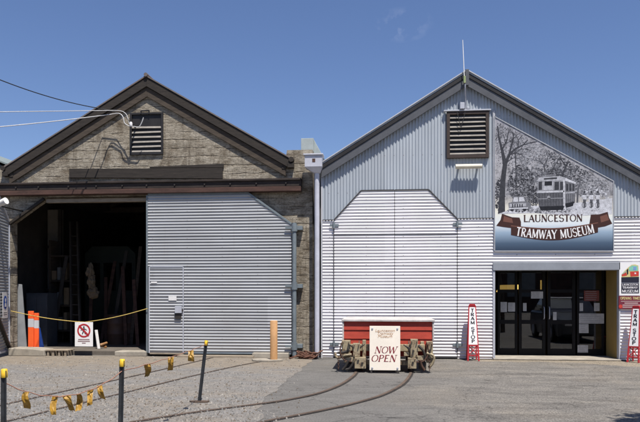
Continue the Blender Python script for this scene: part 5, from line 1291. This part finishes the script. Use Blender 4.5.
# small tree outside the frame whose shadow tip falls in the corner
S = G(674,426); ht = 4.6
tc = Vector((S.x+.212*ht, S.y-.39*ht, 0))
tree = thing('small_tree', 'small leafy tree standing outside the right edge of the yard', 'tree', (tc.x+.5,tc.y-.2,0))
m_ = MB(); m_.tube([(tc.x+.5,tc.y-.2,0),(tc.x+.45,tc.y-.15,1.6),(tc.x+.2,tc.y-.05,3.2),(tc.x,tc.y,4.6)],[.10,.08,.055,.02],10)
for k in range(7):
    a_ = k*2.4; m_.tube([(tc.x+.3,tc.y-.1,2.8+.2*k),(tc.x+.2+.5*math.cos(a_),tc.y+.5*math.sin(a_),3.7+.2*k),(tc.x+.1+.8*math.cos(a_),tc.y+.8*math.sin(a_),4.2+.18*k)],[.03,.02,.008],6)
m_.build('trunk', P('bark',(.12,.09,.065,1),.9), tree)
m_ = MB()
for k in range(1500):
    d = Vector((random.gauss(0,1),random.gauss(0,1),random.gauss(0,1))).normalized()*random.random()**.4
    p = Vector((tc.x+.15,tc.y,4.5))+Vector((d.x*.85,d.y*.85,d.z*.95)); a_ = Vector((random.gauss(0,1),random.gauss(0,1),random.gauss(0,1))).normalized(); b_ = a_.orthogonal().normalized()
    s = random.uniform(.05,.10); m_.poly([p-a_*s, p+b_*s*.5, p+a_*s, p-b_*s*.5])
m_.build('crown', P('leaf_green',(.06,.09,.035,1),.7), tree, fixn=False)

# ================================================================== LIGHT, SKY, CAMERA
EL, AZ = R(66), R(28)
to_sun = Vector((math.sin(AZ)*math.cos(EL), -math.cos(AZ)*math.cos(EL), math.sin(EL)))
sl = bpy.data.lights.new('sun', 'SUN'); sl.energy = 4.95; sl.angle = R(.53); sl.color = (1,.96,.90)
so = bpy.data.objects.new('sun', sl); col.objects.link(so); so.rotation_euler = (-to_sun).to_track_quat('-Z','Y').to_euler(); so.location = to_sun*40
w = bpy.data.worlds.new('World'); sc.world = w; w.use_nodes = True; nt = w.node_tree
bg = nt.nodes['Background']; sky = nt.nodes.new('ShaderNodeTexSky'); sky.sky_type = 'NISHITA'; sky.sun_disc = False
sky.sun_elevation = EL; sky.sun_rotation = math.pi-AZ; sky.air_density = 1.0; sky.dust_density = .5; sky.ozone_density = 4.0; sky.altitude = 10
# a faint wisp of cloud in one part of the sky
tc_ = nt.nodes.new('ShaderNodeTexCoord'); cd = ray(402,25).normalized()
vm = nt.nodes.new('ShaderNodeVectorMath'); vm.operation = 'SUBTRACT'; nt.links.new(tc_.outputs['Generated'], vm.inputs[0]); vm.inputs[1].default_value = cd
mpn = nt.nodes.new('ShaderNodeMapping'); nt.links.new(vm.outputs[0], mpn.inputs[0]); mpn.inputs['Scale'].default_value = (22,22,44)
ln_ = nt.nodes.new('ShaderNodeVectorMath'); ln_.operation = 'LENGTH'; nt.links.new(mpn.outputs[0], ln_.inputs[0])
r1 = nt.nodes.new('ShaderNodeMapRange'); nt.links.new(ln_.outputs['Value'], r1.inputs[0]); r1.inputs[1].default_value = 1.0; r1.inputs[2].default_value = .1
nz = nt.nodes.new('ShaderNodeTexNoise'); nz.inputs['Scale'].default_value = 38; nz.inputs['Detail'].default_value = 5; nt.links.new(tc_.outputs['Generated'], nz.inputs['Vector'])
r2 = nt.nodes.new('ShaderNodeMapRange'); nt.links.new(nz.outputs['Fac'], r2.inputs[0]); r2.inputs[1].default_value = .46; r2.inputs[2].default_value = .68
mm = nt.nodes.new('ShaderNodeMath'); mm.operation = 'MULTIPLY'; nt.links.new(r1.outputs[0], mm.inputs[0]); nt.links.new(r2.outputs[0], mm.inputs[1])
m3 = nt.nodes.new('ShaderNodeMath'); m3.operation = 'MULTIPLY'; nt.links.new(mm.outputs[0], m3.inputs[0]); m3.inputs[1].default_value = .42
mxn = nt.nodes.new('ShaderNodeMix'); mxn.data_type = 'RGBA'; nt.links.new(m3.outputs[0], mxn.inputs[0]); nt.links.new(sky.outputs[0], mxn.inputs[6]); mxn.inputs[7].default_value = (7,7.4,8,1)
tint = nt.nodes.new('ShaderNodeMix'); tint.data_type = 'RGBA'; tint.blend_type = 'MULTIPLY'; tint.inputs[0].default_value = 1; nt.links.new(mxn.outputs[2], tint.inputs[6]); tint.inputs[7].default_value = (.93,.935,1.08,1)
nt.links.new(tint.outputs[2], bg.inputs['Color']); bg.inputs['Strength'].default_value = .080
cam = bpy.data.cameras.new('camera'); co = bpy.data.objects.new('camera', cam); col.objects.link(co); sc.camera = co
cam.sensor_width = 36; cam.sensor_fit = 'HORIZONTAL'; cam.lens = F/640*36; cam.shift_y = (HY-211)/640; cam.clip_end = 2000
co.location = CAM; co.rotation_euler = (R(90),0,YAW)
vs_ = sc.view_settings; vs_.view_transform = 'Standard'; vs_.look = 'None'; vs_.exposure = .5; vs_.gamma = 1; vs_.use_curve_mapping = False
